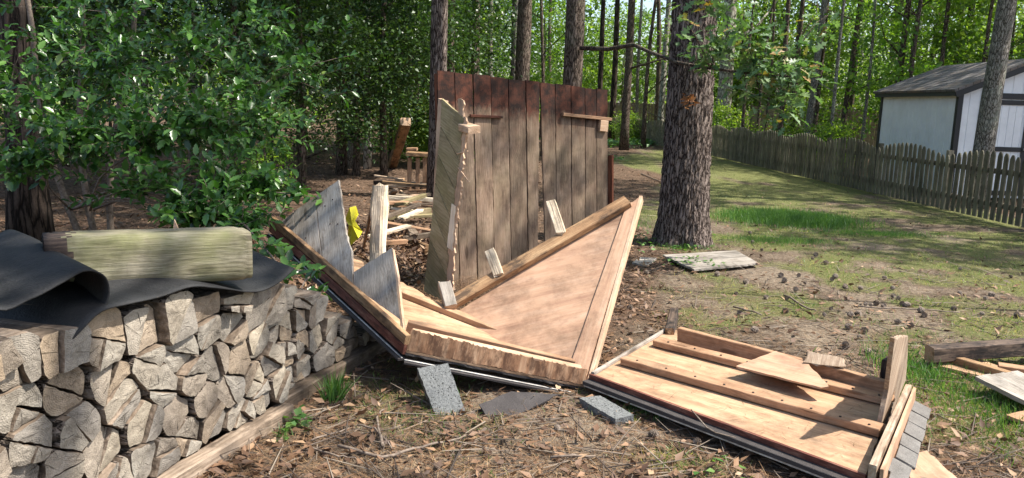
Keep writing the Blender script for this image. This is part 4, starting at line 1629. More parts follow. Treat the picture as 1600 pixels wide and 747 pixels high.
def build_pile_top():
    # squared old timber lying on the pile
    a = P(95, 432, 3.62)
    z = .80
    L0, R0 = G(74, 458, .82), G(396, 438, .80)
    L1, R1 = G(78, 366, .96), G(394, 381, .955)
    t = thing('landscape_timber', ((L0+R0)/2), 'thick squared mossy old timber lying on top of the woodpile', 'timber')
    ax = (R0-L0).normalized()
    back = Vector((-ax.y, ax.x, 0))
    hgt = .215
    c0 = L0+back*.1+Vector((0, 0, hgt/2))
    c1 = R0+back*.1+Vector((0, 0, hgt/2))
    # rounded block with many sections
    vs, fs = [], []
    K, S = 40, 28
    for k in range(K+1):
        u = k/K
        p = c0.lerp(c1, u)
        endr = min(1, math.sqrt(max(0, 1-((u-.93)/.07)**2))) if u > .93 else 1
        endr = max(.8, endr)
        for i in range(S):
            an = 2*math.pi*i/S
            cx, cy = math.cos(an), math.sin(an)
            e = 9
            r = (abs(cx)**e+abs(cy)**e)**(-1/e)
            q = back*(cx*r*.10*(.7+.3*endr))+Vector((0, 0, cy*r*hgt/2*(.75+.25*endr)))
            nn = .004*noise.noise((u*9, an*2, 1))
            if u < .14:
                nn += -.012*(.14-u)/.14*abs(noise.noise((u*50, an*3, 3)))*2
            vs.append(p+q*(1+nn*8))
    for k in range(K):
        for i in range(S):
            j = (i+1) % S
            fs.append([k*S+i, k*S+j, (k+1)*S+j, (k+1)*S+i])
    fs.append([K*S+i for i in range(S)])
    nmain = len(fs)
    # hollow rotten end
    base = len(vs)
    for dep, sc in ((.0, .8), (.07, .6), (.13, .3)):
        for i in range(S):
            v0 = vs[i]
            vs.append(c0+(v0-c0)*sc*(1+.25*noise.noise((i*.9, dep*20, 5)))+ax*(dep+.03*noise.noise((i*.7, dep*9, 2))))
    rings = [0, base, base+S, base+2*S]
    for a_, b_ in zip(rings, rings[1:]):
        for i in range(S):
            j = (i+1) % S
            fs.append([a_+j, a_+i, b_+i, b_+j])
    fs.append([base+2*S+i for i in range(S)][::-1])
    M = frame(c0, ax, Vector((0, 0, 1)))
    Mi = M.inverted()
    fm = [0]*nmain+[1]*(len(fs)-nmain)
    for q in range(nmain):
        k = q//S
        if k < K*.10 + 3*noise.noise((q*.9, 1, 1)):
            fm[q] = 2
    mesh_obj('block', [Mi @ v for v in vs], fs, None, t, M, True, mats=['old_timber', 'hollow_dark', 'charred_wood'], fmat=fm)
    # splinter standing on it
    s = P(270, 362, 3.95)
    o = slab('wood_chip', [s, s+Vector((.03, 0, .01)), s+Vector((.005, .01, .06))], .006, 'fresh_wood', None)
    meta(o, 'small pale wood chip standing on the mossy timber', 'wood chip')


build_pile_top()


def ribbon(name, prof, off, thick, mat, label, cat, wav=.0):
    """sheet swept from a front profile along off (list of offset vectors)"""
    vs, fs = [], []
    n = len(prof)
    # smooth profile (catmull)
    pr = []
    for i in range(n-1):
        p0, p1, p2, p3 = prof[max(i-1, 0)], prof[i], prof[i+1], prof[min(i+2, n-1)]
        for k in range(6):
            t = k/6
            pr.append(.5*((2*p1)+(p2-p0)*t+(2*p0-5*p1+4*p2-p3)*t*t+(3*p1-p0-3*p2+p3)*t*t*t))
    pr.append(prof[-1])
    n = len(pr)
    m = 14
    for j in range(m+1):
        w = j/m
        for i in range(n):
            o = off[0]*(1-i/(n-1))+off[1]*(i/(n-1))
            vs.append(pr[i]+o*w+Vector((0, 0, wav*noise.noise((i*.12, w*3, 4))))*w)
    for j in range(m):
        for i in range(n-1):
            fs.append([j*n+i, j*n+i+1, (j+1)*n+i+1, (j+1)*n+i])
    o = mesh_obj(name, vs, fs, mat, None, None, True)
    md = o.modifiers.new('thickness', 'SOLIDIFY')
    md.thickness = thick
    md.offset = 0
    meta(o, label, cat)
    return o


Z = Vector((0, 0, 1))
# folded heavy sheet at the far left: top layer, bulging loop, lower layer
ribbon('rubber_mat', [P(-60, 352, 2.5), P(0, 480-8, 2.5)*0+P(-20, 352, 2.55), P(60, 388, 2.62), P(115, 415, 2.7), P(150, 430, 2.75), P(163, 450, 2.78), P(158, 478, 2.76), P(130, 500, 2.7), P(70, 522, 2.62), P(0, 542, 2.55), P(-60, 552, 2.5)][0:1] +
       [P(-10, 478, 2.50), P(50, 466, 2.58), P(100, 440, 2.66), P(134, 423, 2.73), P(163, 432, 2.79), P(170, 460, 2.81), P(158, 487, 2.78), P(124, 508, 2.70), P(116, 545, 2.66), P(60, 532, 2.6), P(0, 542, 2.52), P(-60, 560, 2.45)],
       [Vector((-.7, .75, .03)), Vector((-.75, .75, -.06))], .006, 'rubber_mat', 'thick black rubber mat folded over in a loop on the left end of the woodpile', 'rubber mat', .02)
ribbon('rubber_mat', [FP(100, 545, .0), FP(128, 515, .03), FP(160, 486, .04), FP(205, 474, .05), FP(250, 464, .05), FP(300, 448, .05), FP(340, 450, .06), FP(400, 456, .07), FP(435, 442, .07), FP(460, 420, .05)],
       [Vector((-.5, .2, .03)), Vector((-.45, .35, .06))], .006, 'rubber_mat', 'flat black rubber mat draped over the woodpile beneath the mossy timber', 'rubber mat', .03)


# ------------------------------------------------------------------ collapsed roof, near part (tilted up on the wood pile)
RB = P(635, 548, 4.25)
RC = G(915, 603, .03)
RL = P(700, 488, 5.0)
RF = plane(RB, RC, RL)
RA = RF(425, 357)
RU = RF.n if RF.n.z > 0 else -RF.n
TT = P(1000, 310, 5.35)
TP = plane(RC, RL, TT)
WT = P(530, 283, 5.7)
WP = plane(RA, RB, WT)
xg = (RC-RB).normalized()


def build_wreck():
    t = thing('broken_shed_section', (RC.x, RC.y, 0), 'collapsed corner of a wooden shed tilted up, showing bare plywood and grey boards', 'broken shed')
    # underside layers
    deck = [RF(425, 357), RB, RC, RF(985, 560), RF(930, 470), RF(790, 455), RF(700, 492), RF(680, 470), RF(645, 448), RF(620, 434), RF(560, 395), RF(470, 345)]
    deck = [RA, RB, RC, RL+(RC-RL)*.0+(RL-RC)*.0, RF(690, 480), RF(655, 452), RF(618, 436), RF(560, 400), RF(470, 350)]
    deck = [RA, RB, RC, RC.lerp(RL, .5), RL, RF(682, 474), RF(655, 455), RF(618, 436), RF(560, 402), RF(470, 352)]
    slab('roof_deck', deck, .012, 'plywood', t, grain=xg, toward=Z, edges={4: .012, 5: .018, 6: .018})
    low = [p-RU*.014 for p in deck]
    slab('shingle_layer', low, .012, 'shingle', t, grain=xg, toward=Z, jag=.004)
    # drip edge: white metal strip and red painted board along the outer edges
    e1 = (RB-RA).normalized()
    out1 = RU.cross(e1)
    if out1.dot(Vector((-1, -1, 0))) < 0:
        out1 = -out1
    e2 = (RC-RB).normalized()
    out2 = RU.cross(e2)
    if out2.dot(Vector((0, -1, 0))) < 0:
        out2 = -out2
    beam('drip_edge', RA-RU*.042+out1*.018, RB-RU*.042+out1*.018, .009, .004, 'white_metal', t, up=RU)
    beam('drip_edge', RB-RU*.043+out2*.026, RC-RU*.043+out2*.026+e2*.03, .009, .004, 'white_metal', t, up=RU)
    beam('shingle_edge', RA-RU*.053+out1*.012, RB-RU*.053+out1*.012, .06, .012, 'shingle', t, up=RU)
    beam('shingle_edge', RB-RU*.054+out2*.018, RC-RU*.054+out2*.018, .06, .012, 'shingle', t, up=RU)
    beam('red_fascia', RA+RU*.006+out1*.012, RB+RU*.006+out1*.012, .018, .055, 'red_paint', t, up=RU)
    # brown rail along the foot of the grey boards
    beam('bottom_rail', RA+RU*.062+out1*.004, RB+RU*.062-e1*.005+out1*.004, .035, .055, 'worn_lumber', t, up=RU, bend=.008)
    # grey boards: first group, split in planks
    wup = WP.n
    def wq(px, py):
        return WP(px, py)
    grn = wq(532, 290)-wq(548, 440)
    slab('grey_plank', [wq(424, 358), wq(458, 332), wq(463, 386)], .016, 'grey_board', t, grain=grn, edges={1: 0.001})
    slab('grey_plank', [wq(459, 331), wq(492, 308), wq(503, 412), wq(464, 387)], .016, 'grey_board', t, grain=grn, edges={0: .004})
    slab('grey_plank', [wq(493, 307), wq(529, 281), wq(540, 360), wq(549, 392), wq(551, 447), wq(505, 413)], .016, 'grey_board', t, grain=grn, edges={0: .004, 1: .004, 2: .008})
    slab('grey_plank', [wq(552, 448), wq(553, 425), wq(590, 402), wq(612, 387), wq(618, 430), wq(621, 470), wq(626, 500), wq(560, 452)], .016, 'grey_board', t, grain=wq(610, 390)-wq(630, 530), edges={1: .006, 2: .006})
    slab('grey_plank', [wq(613, 388), wq(621, 430), wq(632, 534), wq(628, 534), wq(622, 470), wq(617, 430)], .022, 'fresh_wood', t, grain=wq(610, 390)-wq(630, 530))
    # nail heads
    for px, py in ((470, 345), (483, 338), (508, 322), (520, 312), (516, 350), (478, 372), (528, 350)):
        p = wq(px, py)
        n = WP.n if WP.n.dot(CAMP-p) > 0 else -WP.n
        tube('nail', [p, p+n*.004], [.005, .005], 'charred_wood', t, seg=8)
    # front strip of peeling plywood standing on the front edge
    fs_ = Vector((0, 0, 1))
    fa = RB+e2*.015
    h0, h1 = .115, .085
    up = (RU+Vector((0, .25, 0))).normalized()
    f0, f1 = RB+RU*.004, RC+RU*.004-e2*.01
    slab('front_strip', [f0, f1, f1+up*h1, f0.lerp(f1, .66)+up*.09, f0+up*h0], .018, 'peeling_plywood', t, grain=up, jag=.004, step=.011, edges={2: .009, 3: .007, 4: .004})
    # inner lumber rows behind it
    ib = -out2
    beam('lumber', f0+ib*.055+RU*.085+e2*.01, f1+ib*.055+RU*.066-e2*.03, .05, .036, 'fresh_wood', t, up=RU)
    beam('lumber', f0+ib*.20+RU*.05-e2*.02, f1+ib*.15+RU*.035-e2*.05, .04, .085, 'lumber', t, up=RU)
    beam('lumber', RF(627, 462)+RU*.02, RF(800, 530)+RU*.02, .07, .035, 'plywood', t, up=RU)
    # plywood gable: big triangle
    tri = [RC, TT, TP(988, 312), TP(720, 492), TP(700, 497), TP(716, 508), TP(880, 575)]
    slab('gable_plywood', [RC+e2*.0, TP(990, 315), TP(968, 322), TP(704, 494), TP(660, 492), TP(660, 500)], .012, 'pink_plywood', t, grain=TP(970, 320)-TP(730, 380)*1.0, jag=.001)
    N = TP.n if TP.n.dot(CAMP-RC) > 0 else -TP.n
    # sheathing band along right and bottom edges (second layer, proud)
    q = lambda px, py: TP(px, py)+N*.012
    slab('right_band', [q(912, 604), q(1000, 309), q(978, 326), q(890, 577)], .0115, 'pink_plywood', t, grain=q(1000, 309)-q(912, 604), jag=.001)
    slab('bottom_band', [q(889, 576), q(882, 600), q(700, 535), q(705, 500)], .0115, 'pink_plywood', t, grain=q(889, 577)-q(705, 500), jag=.001)
    q0 = lambda px, py: TP(px, py)
    # edge board seen on the right side
    beam('edge_board', TP(918, 602)+Vector((.012, .02, 0)), TP(1000, 311)+Vector((.012, .02, 0)), .022, .06, 'fresh_wood', t, up=N)
    # sloping rafter on the upper edge with stub ends
    r0, r1 = TP(709, 478)+N*.035, TP(982, 320)+N*.035
    beam('rafter', r0, r1, .085, .045, 'worn_lumber', t, up=N, end_jag=.004, emat='fresh_wood')
    s1, s2 = TP(880, 374)+N*.055, TP(868, 338)+N*.10
    beam('stub', s1, s2+(s2-s1)*.15, .040, .065, 'rotten_wood', t, up=Vector((1, -.4, 0)), end_jag=.015)
    s1, s2 = TP(783, 438)+N*.055, TP(772, 408)+N*.10
    beam('stub', s1, s2, .040, .065, 'rotten_wood', t, up=Vector((1, -.4, 0)), end_jag=.012)
    s1, s2 = TP(708, 488)+N*.05, TP(698, 452)+N*.06
    beam('stub', s1, s2, .08, .055, 'grey_board', t, up=Vector((.3, -1, .2)), end_jag=.008, emat='fresh_wood')


build_wreck()


# ------------------------------------------------------------------ narrow mossy wall strip leaning inside the wreck
def build_strip():
    bl = P(661, 455, 5.72)
    br = P(697, 472, 5.50)
    tr = P(724, 178, 5.50)
    pl = plane(bl, br, tr)
    t = thing('narrow_plank_wall', (bl.x, bl.y, bl.z), 'narrow mossy strip of wall with slanting seams leaning upright in the wreck', 'broken wall')
    n = pl.n if pl.n.dot(CAMP-bl) > 0 else -pl.n
    seams_l = [(689, 155), (687, 212), (684, 258), (680, 300), (676, 345), (671, 392), (666, 430), (661, 456)]
    seams_r = [(724, 180), (717, 232), (712, 285), (706, 330), (701, 385), (699, 432), (697, 470)]
    L = [(690, 152), (688, 196), (684, 240), (680, 284), (676, 328), (671, 372), (666, 416), (662, 455)]
    Rr = [(724, 182), (718, 250), (711, 296), (705, 342), (700, 388), (698, 432), (697, 470), (697, 472)]
    g = pl(724, 180)-pl(690, 152)
    for k in range(7):
        a, b, c, d = L[k], Rr[k], Rr[k+1], L[k+1]
        pts = [pl(a[0], a[1]+2.2), pl(b[0], b[1]+2.2), pl(c[0], c[1]), pl(d[0], d[1])]
        if k == 6:
            pts = [pl(a[0], a[1]+1.2), pl(b[0], b[1]+1.2), pl(662, 455)]
        slab('board', pts, .016, 'mossy_board', t, grain=g, jag=.001, step=.02, edges={1: .010})
    # backing stud on the left and splintered fresh edge on the right
    s = n*-.03
    slab('stud', [pl(679, 153)+s, pl(689, 156)+s, pl(672, 440)+s, pl(661, 455)+s, pl(666, 420)+s], .035, 'fresh_wood', t, grain=pl(690, 155)-pl(661, 455), jag=.003)
    slab('splintered_edge', [pl(714, 155)-n*.004, pl(723, 157)-n*.004, pl(722, 178)-n*.004, pl(730, 190)-n*.004, pl(722, 260)-n*.004, pl(718, 300)-n*.004, pl(712, 345)-n*.004, pl(708, 400)-n*.004, pl(706, 466)-n*.004,
                             pl(698, 474)-n*.004, pl(697, 420)-n*.004, pl(702, 350)-n*.004, pl(709, 290)-n*.004, pl(716, 235)-n*.004], .012, 'fresh_wood', t, grain=pl(724, 180)-pl(697, 470), jag=.012, step=.018)
    slab('bare_patch', [pl(706, 318)+n*.003, pl(712, 322)+n*.003, pl(707, 392)+n*.003, pl(699, 386)+n*.003], .006, 'rotten_wood', t, grain=pl(724, 180)-pl(697, 470), jag=.003)
    b0 = pl(720, 198)-n*.03
    beam('stub', b0, P(741, 203, 5.35), .085, .05, 'fresh_wood', t, up=Vector((0, -.3, 1)), end_jag=.003)
    beam('splinter', pl(716, 262), P(733, 285, 5.4), .006, .008, 'fresh_wood', t)
    beam('splinter', pl(714, 240), P(731, 236, 5.4), .006, .006, 'fresh_wood', t)


build_strip()


# ------------------------------------------------------------------ upright plank wall
def build_panel():
    TL, TR = P(683, 109, 6.62), P(950, 141, 7.45)
    BL = G(694, 458, .0)
    BR = G(937, 430, 0)
    BL = Vector((TL.x*.5+BL.x*.5, BL.y, .02))
    BL = G(693, 460, .02)
    BR = TR+(BL-TL)
    BR = Vector((BR.x-.02, BR.y, .02))
    t = thing('upright_plank_wall', (BL.x, BL.y, 0), 'tall brown plank wall left standing with dark stained top edge', 'plank wall')
    top = lambda s: TL.lerp(TR, s)
    bot = lambda s: BL.lerp(BR, s)
    n = (TR-TL).cross(BL-TL).normalized()
    if n.y > 0:
        n = -n
    cuts = [0, .092, .19, .288, .388, .488, .572, .664, .762, .85, .925, 1.0]
    rnd = random.Random(4)
    for i in range(11):
        a, b = cuts[i]+.0025, cuts[i+1]-.0025
        ab, bb = a, b
        if i == 5:
            bb = b-.03
        if i == 6:
            ab = a+.025
        if i > 6:
            pass
        if i == 4:
            pass
        d = n*rnd.uniform(-.004, .004)
        base_up = rnd.uniform(0, .03)
        top_d = rnd.uniform(-.008, .004)
        A, B = top(a)+d+Z*top_d, top(b)+d+Z*top_d
        Cc, Dd = bot(bb)+d+Z*base_up, bot(ab)+d+Z*base_up
        slab('plank', [A, B, Cc, Dd], .02, 'weathered_plank', t, grain=Dd-A, jag=.0022, step=.05, edges={0: .004, 2: .012})
    # cleats
    def on(s, f, off=.012):
        return top(s).lerp(bot(s), f)+n*off
    beam('cleat', on(.165, .19, .015), on(.345, .185, .015), .025, .022, 'weathered_plank', t, up=Z)
    beam('cleat', on(.70, .148, .02), on(1.01, .152, .02), .04, .028, 'lumber', t, up=Z)
    beam('block', on(.935, .19, .02), on(.985, .19, .02), .035, .10, 'fresh_wood', t, up=Z)
    # red edge board on the right
    q0 = bot(1.0).lerp(top(1.0), .66)+(TR-TL).normalized()*.03
    beam('edge_board', bot(1.0)+(TR-TL).normalized()*.03, q0, .018, .07, 'rust_board', t, up=n)
    # second leaf frame behind left edge
    beam('rear_post', bot(.02)-n*.06, top(.02)-n*.06-Z*.02, .035, .08, 'rust_board', t, up=n)


build_panel()


# ------------------------------------------------------------------ roof half lying flat on the ground
def build_flat_roof():
    z = .10
    A, B, Cq, Dq = G(924, 584, z), G(1052, 506, z+.03), G(1400, 606, z+.05), G(1352, 742, z+.02)
    pl = plane(A, Dq, B)
    t = thing('flat_roof_section', (A.x, A.y, 0), 'broken roof section lying flat with pale plywood inside and lumber rafters', 'broken roof')
    U = pl.n if pl.n.z > 0 else -pl.n

    def q(px, py, o=0.0):
        d = ray(px, py)
        return CAMP + d*(U.dot(pl.a+U*o-CAMP)/U.dot(d))
    gx = q(1376, 675)-q(973, 560)
    pts = [q(926, 586), q(1046, 513), q(1395, 612), q(1352, 742)]
    slab('roof_deck', pts, .014, 'plywood', t, grain=gx, toward=Z, jag=.003, edges={0: .006})
    slab('shingle_layer', [p-U*.018 + (p-q(1160, 610)).normalized()*.015 for p in pts], .022, 'shingle', t, grain=gx, toward=Z, jag=.006)
    e = (q(1352, 742)-q(926, 586)).normalized()
    outv = U.cross(e)
    if outv.y > 0:
        outv = -outv
    a, b = q(924, 586), q(1355, 745)
    beam('red_fascia', a+outv*.010-U*.004, b+outv*.010-U*.004, .018, .030, 'red_paint', t, up=U)
    beam('drip_edge', a+outv*.055-U*.045, b+outv*.055-U*.045, .008, .016, 'white_metal', t, up=U)
    beam('shingle_edge', a+outv*.038-U*.03, b+outv*.038-U*.03, .06, .022, 'shingle', t, up=U)
    # left edge strip
    beam('edge_strip', q(926, 584, .012), q(1046, 512, .012), .02, .02, 'grey_board', t, up=U)
    rnd = random.Random(2)
    # rafters
    beam('rafter', q(1061, 522, .06), q(1396, 611, .06), .04, .09, 'lumber', t, up=U, end_jag=.004)
    beam('rafter', q(1026, 534, .026), q(1392, 626, .026), .085, .038, 'lumber', t, up=U, end_jag=.006)
    beam('rafter', q(976, 562, .026), q(1378, 673, .026), .09, .04, 'lumber', t, up=U, end_jag=.006)
    for k in range(9):
        for (x0, y0, x1, y1) in ((1030, 531, 1388, 621), (980, 559, 1374, 668)):
            u = .04+k*.115
            p = q(x0+(x1-x0)*u, y0+(y1-y0)*u, .047)
            tube('nail', [p-U*.005, p+U*.004], [.006, .006], 'charred_wood', t, seg=6)
    # post stubs
    beam('post_stub', q(1046, 523, .0), q(1053, 497, .0)+Z*.03, .085, .06, 'charred_wood', t, up=Vector((.6, -.8, 0)), end_jag=.01, emat='worn_lumber')
    beam('post_stub', q(1386, 603, .0), q(1386, 603, .0)+Z*.15, .06, .085, 'charred_wood', t, up=Vector((.7, .7, 0)), end_jag=.01)
    # standing boards on the right end
    b0, b1 = q(1374, 676), q(1398, 600)
    S1 = plane(q(1374, 676), q(1404, 604), q(1404, 604)+Z*.4+Vector((.03, 0, 0)))
    slab('end_board', [S1(1374, 678), S1(1388, 610), S1(1398, 529), S1(1419, 526), S1(1418, 560), S1(1415, 595), S1(1396, 640)], .02, 'tan_weathered', t, grain=S1(1410, 530)-S1(1376, 678), jag=.004, edges={2: .008})
    a, b = q(1362, 748, .03), q(1418, 618, .03)
    beam('end_rail', a, b, .03, .12, 'tan_weathered', t, up=U)
    sh = (q(1418, 618)-q(1362, 748)).normalized()
    rt = Vector((sh.y, -sh.x, 0)).normalized()
    beam('end_ply', a+rt*.035-Z*.01, b+rt*.03-Z*.01, .014, .12, 'pink_plywood', t, up=U)
    for k in range(7):
        w = k/7
        p = (a+rt*.085).lerp(b+rt*.075, w)-Z*.035
        p2 = (a+rt*.085).lerp(b+rt*.075, w+.132)-Z*.035
        beam('shingle_tab', p+rt*rnd.uniform(-.008, .008), p2+rt*rnd.uniform(-.008, .008), .085, .014, 'grey_shingle', t, up=(U+rt*.4+sh*.05), seed=k, end_jag=.003)
    n = 420
    uu, vv = RNG.uniform(.02, .97, n), RNG.uniform(.03, .95, n)**1.0
    T = np.array([tuple(pts[0].lerp(pts[3], a).lerp(pts[1].lerp(pts[2], a), b)+U*.004) for a, b in zip(uu, vv)])
    o = scatter('sawdust_litter', NEEDLE_V + [(.5, .02, .01)], [(0, 2, 1), (0, 3, 2)], rand_rot(n, .1, (.015, .09)), T, 'needle', RNG.uniform(0, 1, n))
    meta(o, 'pine needles and splinters strewn over the flat plywood roof section', 'debris', kind='stuff')
    # scraps lying on it
    o = slab('plywood_scrap', [q(1150, 572, .072), q(1212, 552, .105), q(1258, 566, .11), q(1295, 606, .075), q(1283, 610, .062)], .012, 'pink_plywood', None, grain=gx, toward=Z, jag=.004, edges={3: .012, 2: .01})
    meta(o, 'triangular pinkish plywood scrap lying across the rafters of the flat roof', 'plywood scrap')
    o = slab('plywood_scrap', [q(1255, 566, .118), q(1262, 550, .14), q(1318, 560, .14), q(1322, 574, .118)], .010, 'tan_weathered', None, grain=q(1262, 550)-q(1255, 566), toward=Z, jag=.01)
    meta(o, 'small splintered pale scrap on the far rafter of the flat roof', 'plywood scrap')
    o = tube('twig', [q(1080, 640, .03), q(1104, 668, .05), q(1118, 676, .03), q(1150, 684, .02)], [.003, .004, .003, .002], 'twig_bark', None, seg=6)
    meta(o, 'thin bare twig lying over the near edge of the flat roof', 'twig')


build_flat_roof()


# ------------------------------------------------------------------ blocks and loose pieces
def cinder(name, tl, tr, br, bl, thick, label):
    pts = [tl, tr, br, bl]
    o = slab(name, pts, thick, 'concrete', None, jag=.0025, step=.02)
    meta(o, label, 'concrete block')
    return o


bl = G(684, 657)
br = G(727, 648)
cinder('concrete_block', P(652, 575, 4.10), P(700, 567, 4.13), P(729, 648, 3.96), P(684, 657, 3.92), .09, 'grey concrete block standing tilted under the collapsed shed corner')
cinder('concrete_block', G(905, 622, .05), G(938, 618, .06), G(990, 648, .05), G(962, 655, .04), .045, 'flat grey concrete block lying at the edge of the flat roof section')
o = slab('shingle_scrap', [G(748, 632, .05), G(800, 608, .10), G(880, 612, .08), G(872, 618, .05), G(775, 659, .01)], .008, 'shingle', None, toward=Z, jag=.004)
meta(o, 'dark shingle sheet lying under the collapsed shed corner beside the block', 'shingle')


def loose():
    rnd = random.Random(8)
    # yard board by the pine
    t = thing('plank_platform', G(1110, 408), 'weathered grey wooden panel lying flat in front of the thick pine', 'wood panel')
    L0, L1, R1, R0 = (1035, 398), (1085, 421), (1186, 411), (1150, 391)
    for k in range(4):
        a, b = k/4+.004, (k+1)/4-.004
        lp = lambda p, q, u: G(p[0]+(q[0]-p[0])*u, p[1]+(q[1]-p[1])*u, .05)
        pts = [lp(L0, L1, a), lp(R0, R1, a), lp(R0, R1, b), lp(L0, L1, b)]
        slab('plank', pts, .02, 'grey_board', t, grain=pts[1]-pts[0], toward=Z, jag=.004)
    beam('cleat', G(1055, 403, .02), G(1100, 420, .02), .04, .02, 'fresh_wood', t)
    o = slab('plank_scrap', [G(988, 410, .02), G(1000, 402, .02), G(1026, 403, .02), G(1012, 415, .02)], .02, 'grey_board', None, toward=Z, jag=.004)
    meta(o, 'short grey board scrap left of the panel by the pine', 'board')
    # right edge debris
    o = beam('charred_beam', G(1452, 553, .10), G(1690, 536, .14), .09, .10, 'charred_wood', None, end_jag=.006, emat='lumber')
    meta(o, 'charred dark beam lying across the debris at the right edge', 'beam')
    o = slab('plywood_sheet', [G(1444, 566, .03), G(1520, 556, .05), G(1640, 600, .05), G(1600, 606, .05), G(1545, 590, .04)], .015, 'plywood', None, toward=Z, jag=.003)
    meta(o, 'tan plywood sheet under the charred beam', 'plywood sheet')
    o = beam('dark_board', G(1485, 560, .06), G(1640, 606, .06), .06, .05, 'worn_lumber', None)
    meta(o, 'dark brown board slanting under the charred beam', 'board')
    o = beam('dark_board', G(1560, 572, .08), G(1680, 590, .08), .09, .03, 'lumber', None)
    meta(o, 'brown board at the right frame edge behind the grey panel', 'board')
    t = thing('plank_platform', G(1570, 600), 'grey plank panel with grooves lying tilted at the right edge', 'wood panel')
    A, B, Cc, Dd = G(1524, 588, .12), G(1590, 580, .12), G(1720, 640, .10), G(1625, 640, .08)
    for k in range(3):
        a, b = k/3+.004, (k+1)/3-.004
        pts = [A.lerp(B, a), A.lerp(B, b), Dd.lerp(Cc, b), Dd.lerp(Cc, a)]
        slab('plank', pts, .025, 'grey_board', t, grain=pts[3]-pts[0], toward=Z, jag=.003)
    o = slab('plank_scrap', [G(1572, 648, .05), G(1600, 642, .05), G(1660, 655, .04), G(1600, 659, .04)], .02, 'lumber', None, toward=Z, jag=.003)
    meta(o, 'small brown board in the grass below the grey panel', 'board')
    o = slab('plywood_scrap', [G(1411, 712, .04), G(1448, 703, .05), G(1500, 752, .05), G(1432, 775, .04)], .02, 'pink_plywood', None, grain=G(1500, 752)-G(1448, 703), toward=Z, jag=.006)
    meta(o, 'pale tan plywood piece in the grass at the bottom right', 'plywood scrap')

    # rotten pale post
    t = None
    a, b = G(586, 425), P(598, 290, 6.9)
    pts, rad = [], []
    bt, tp = P(588, 405, 6.15), P(594, 291, 6.2)
    bt = Vector((bt.x, bt.y, -.02))
    vs, fs = [], []
    K, S = 26, 14
    for k in range(K+1):
        u = k/K
        p = bt.lerp(tp, u)
        for i in range(S):
            an = 2*math.pi*i/S
            r = (.075-.014*u)*(1+.28*noise.noise((math.cos(an)*2, math.sin(an)*2, u*3))+.18*noise.noise((math.cos(an)*6, math.sin(an)*6, u*8)))
            zz = 0
            if k == K:
                zz = .05*noise.noise((an*3, 1, 5))
            vs.append(p+Vector((math.cos(an)*r, math.sin(an)*r*.6, zz)))
    for k in range(K):
        for i in range(S):
            j = (i+1) % S
            fs.append([k*S+i, k*S+j, (k+1)*S+j, (k+1)*S+i])
    fs.append([K*S+i for i in range(S)])
    M = frame(bt, tp-bt, Vector((0, -1, 0)))
    Mi = M.inverted()
    o = mesh_obj('rotten_post', [Mi @ v for v in vs], fs, 'rotten_wood', None, M)
    meta(o, 'pale rotten splintered post standing in the wreck', 'post')
    o = beam('leaning_board', G(566, 395), P(582, 318, 6.8), .02, .05, 'lumber', None)
    meta(o, 'thin board leaning against the pale rotten post', 'board')
    # yellow plastic scrap
    c = [(546, 324), (556, 322), (560, 335), (553, 342), (562, 356), (566, 362), (560, 372), (548, 384), (543, 372), (545, 352), (540, 342)]
    vs = []
    pts = [P(x, y, 6.3+.05*((i*7) % 3)) for i, (x, y) in enumerate(c)]
    cc = sum(pts, Vector((0, 0, 0)))/len(pts)+Vector((0, -.05, 0))
    vs = pts+[cc]
    fs = [[len(pts), i, (i+1) % len(pts)] for i in range(len(pts))]
    o = mesh_obj('plastic_scrap', vs, fs, 'yellow_plastic', None)
    md = o.modifiers.new('thickness', 'SOLIDIFY')
    md.thickness = .002
    meta(o, 'crumpled yellow plastic scrap with black spots behind the grey boards', 'plastic scrap')
    beam_z = []
    # debris at the edge of the woods
    o = beam('leaning_post', G(612, 262), P(634, 190, 16.0), .20, .16, 'worn_lumber', None, end_jag=.01, emat='fresh_wood')
    meta(o, 'brown post leaning in the woods with pale sawn top', 'post')
    t = thing('broken_workbench', G(655, 280), 'broken wooden bench frame at the edge of the woods left of the plank wall', 'bench')
    Y = 14.5
    beam('top_board', P(636, 240, Y), P(674, 242, Y), .3, .07, 'worn_lumber', t)
    beam('top_board', P(636, 233, Y+.3), P(652, 233, Y+.3), .2, .05, 'lumber', t)
    for px in (640, 653, 664, 671):
        a = P(px, 243, Y)
        beam('leg', Vector((a.x, a.y, 0)), a-Z*.04, .07, .07, 'lumber', t, up=Vector((1, 0, 0)))
    items = [((588, 288), (672, 296), .25, .12, 'charred_wood', 'dark heavy board lying at the edge of the woods behind the rotten post'),
             ((612, 325), (670, 322), .06, .10, 'lumber', 'tan board lying in the litter, nearest the narrow mossy wall'),
             ((628, 312), (672, 309), .10, .08, 'fresh_wood', 'pale short board on the debris heap beside the narrow mossy wall'),
             ((602, 345), (672, 338), .10, .14, 'mossy_board', 'mossy timber lying left of the narrow mossy wall'),
             ((612, 375), (668, 402), .10, .16, 'worn_lumber', 'brown weathered timber behind the pale plywood floor'),
             ((626, 300), (640, 318), .05, .05, 'fresh_wood', 'short pale stick leaning on the debris heap'),
             ((640, 300), (672, 302), .08, .05, 'lumber', 'narrow board across the debris heap'),
             ((655, 215), (690, 213), .25, .2, 'pale_bark', 'fallen pale log in the woods behind the broken bench'),
             ((590, 300), (630, 285), .1, .08, 'worn_lumber', 'brown board slanting in the debris heap behind the rotten post')]
    for (a, b, w, h, m, lab) in items:
        A, B = G(*a), G(*b)
        s = A.y/8.0
        w, h = w*.5*s**.5, h*.6*s**.3
        o = beam('debris_board', A+Z*h*.5, B+Z*(h*.5+.03), w, h, m, None, end_jag=.01)
        meta(o, lab, 'board')

    g_ = 'broken boards in the debris heap'
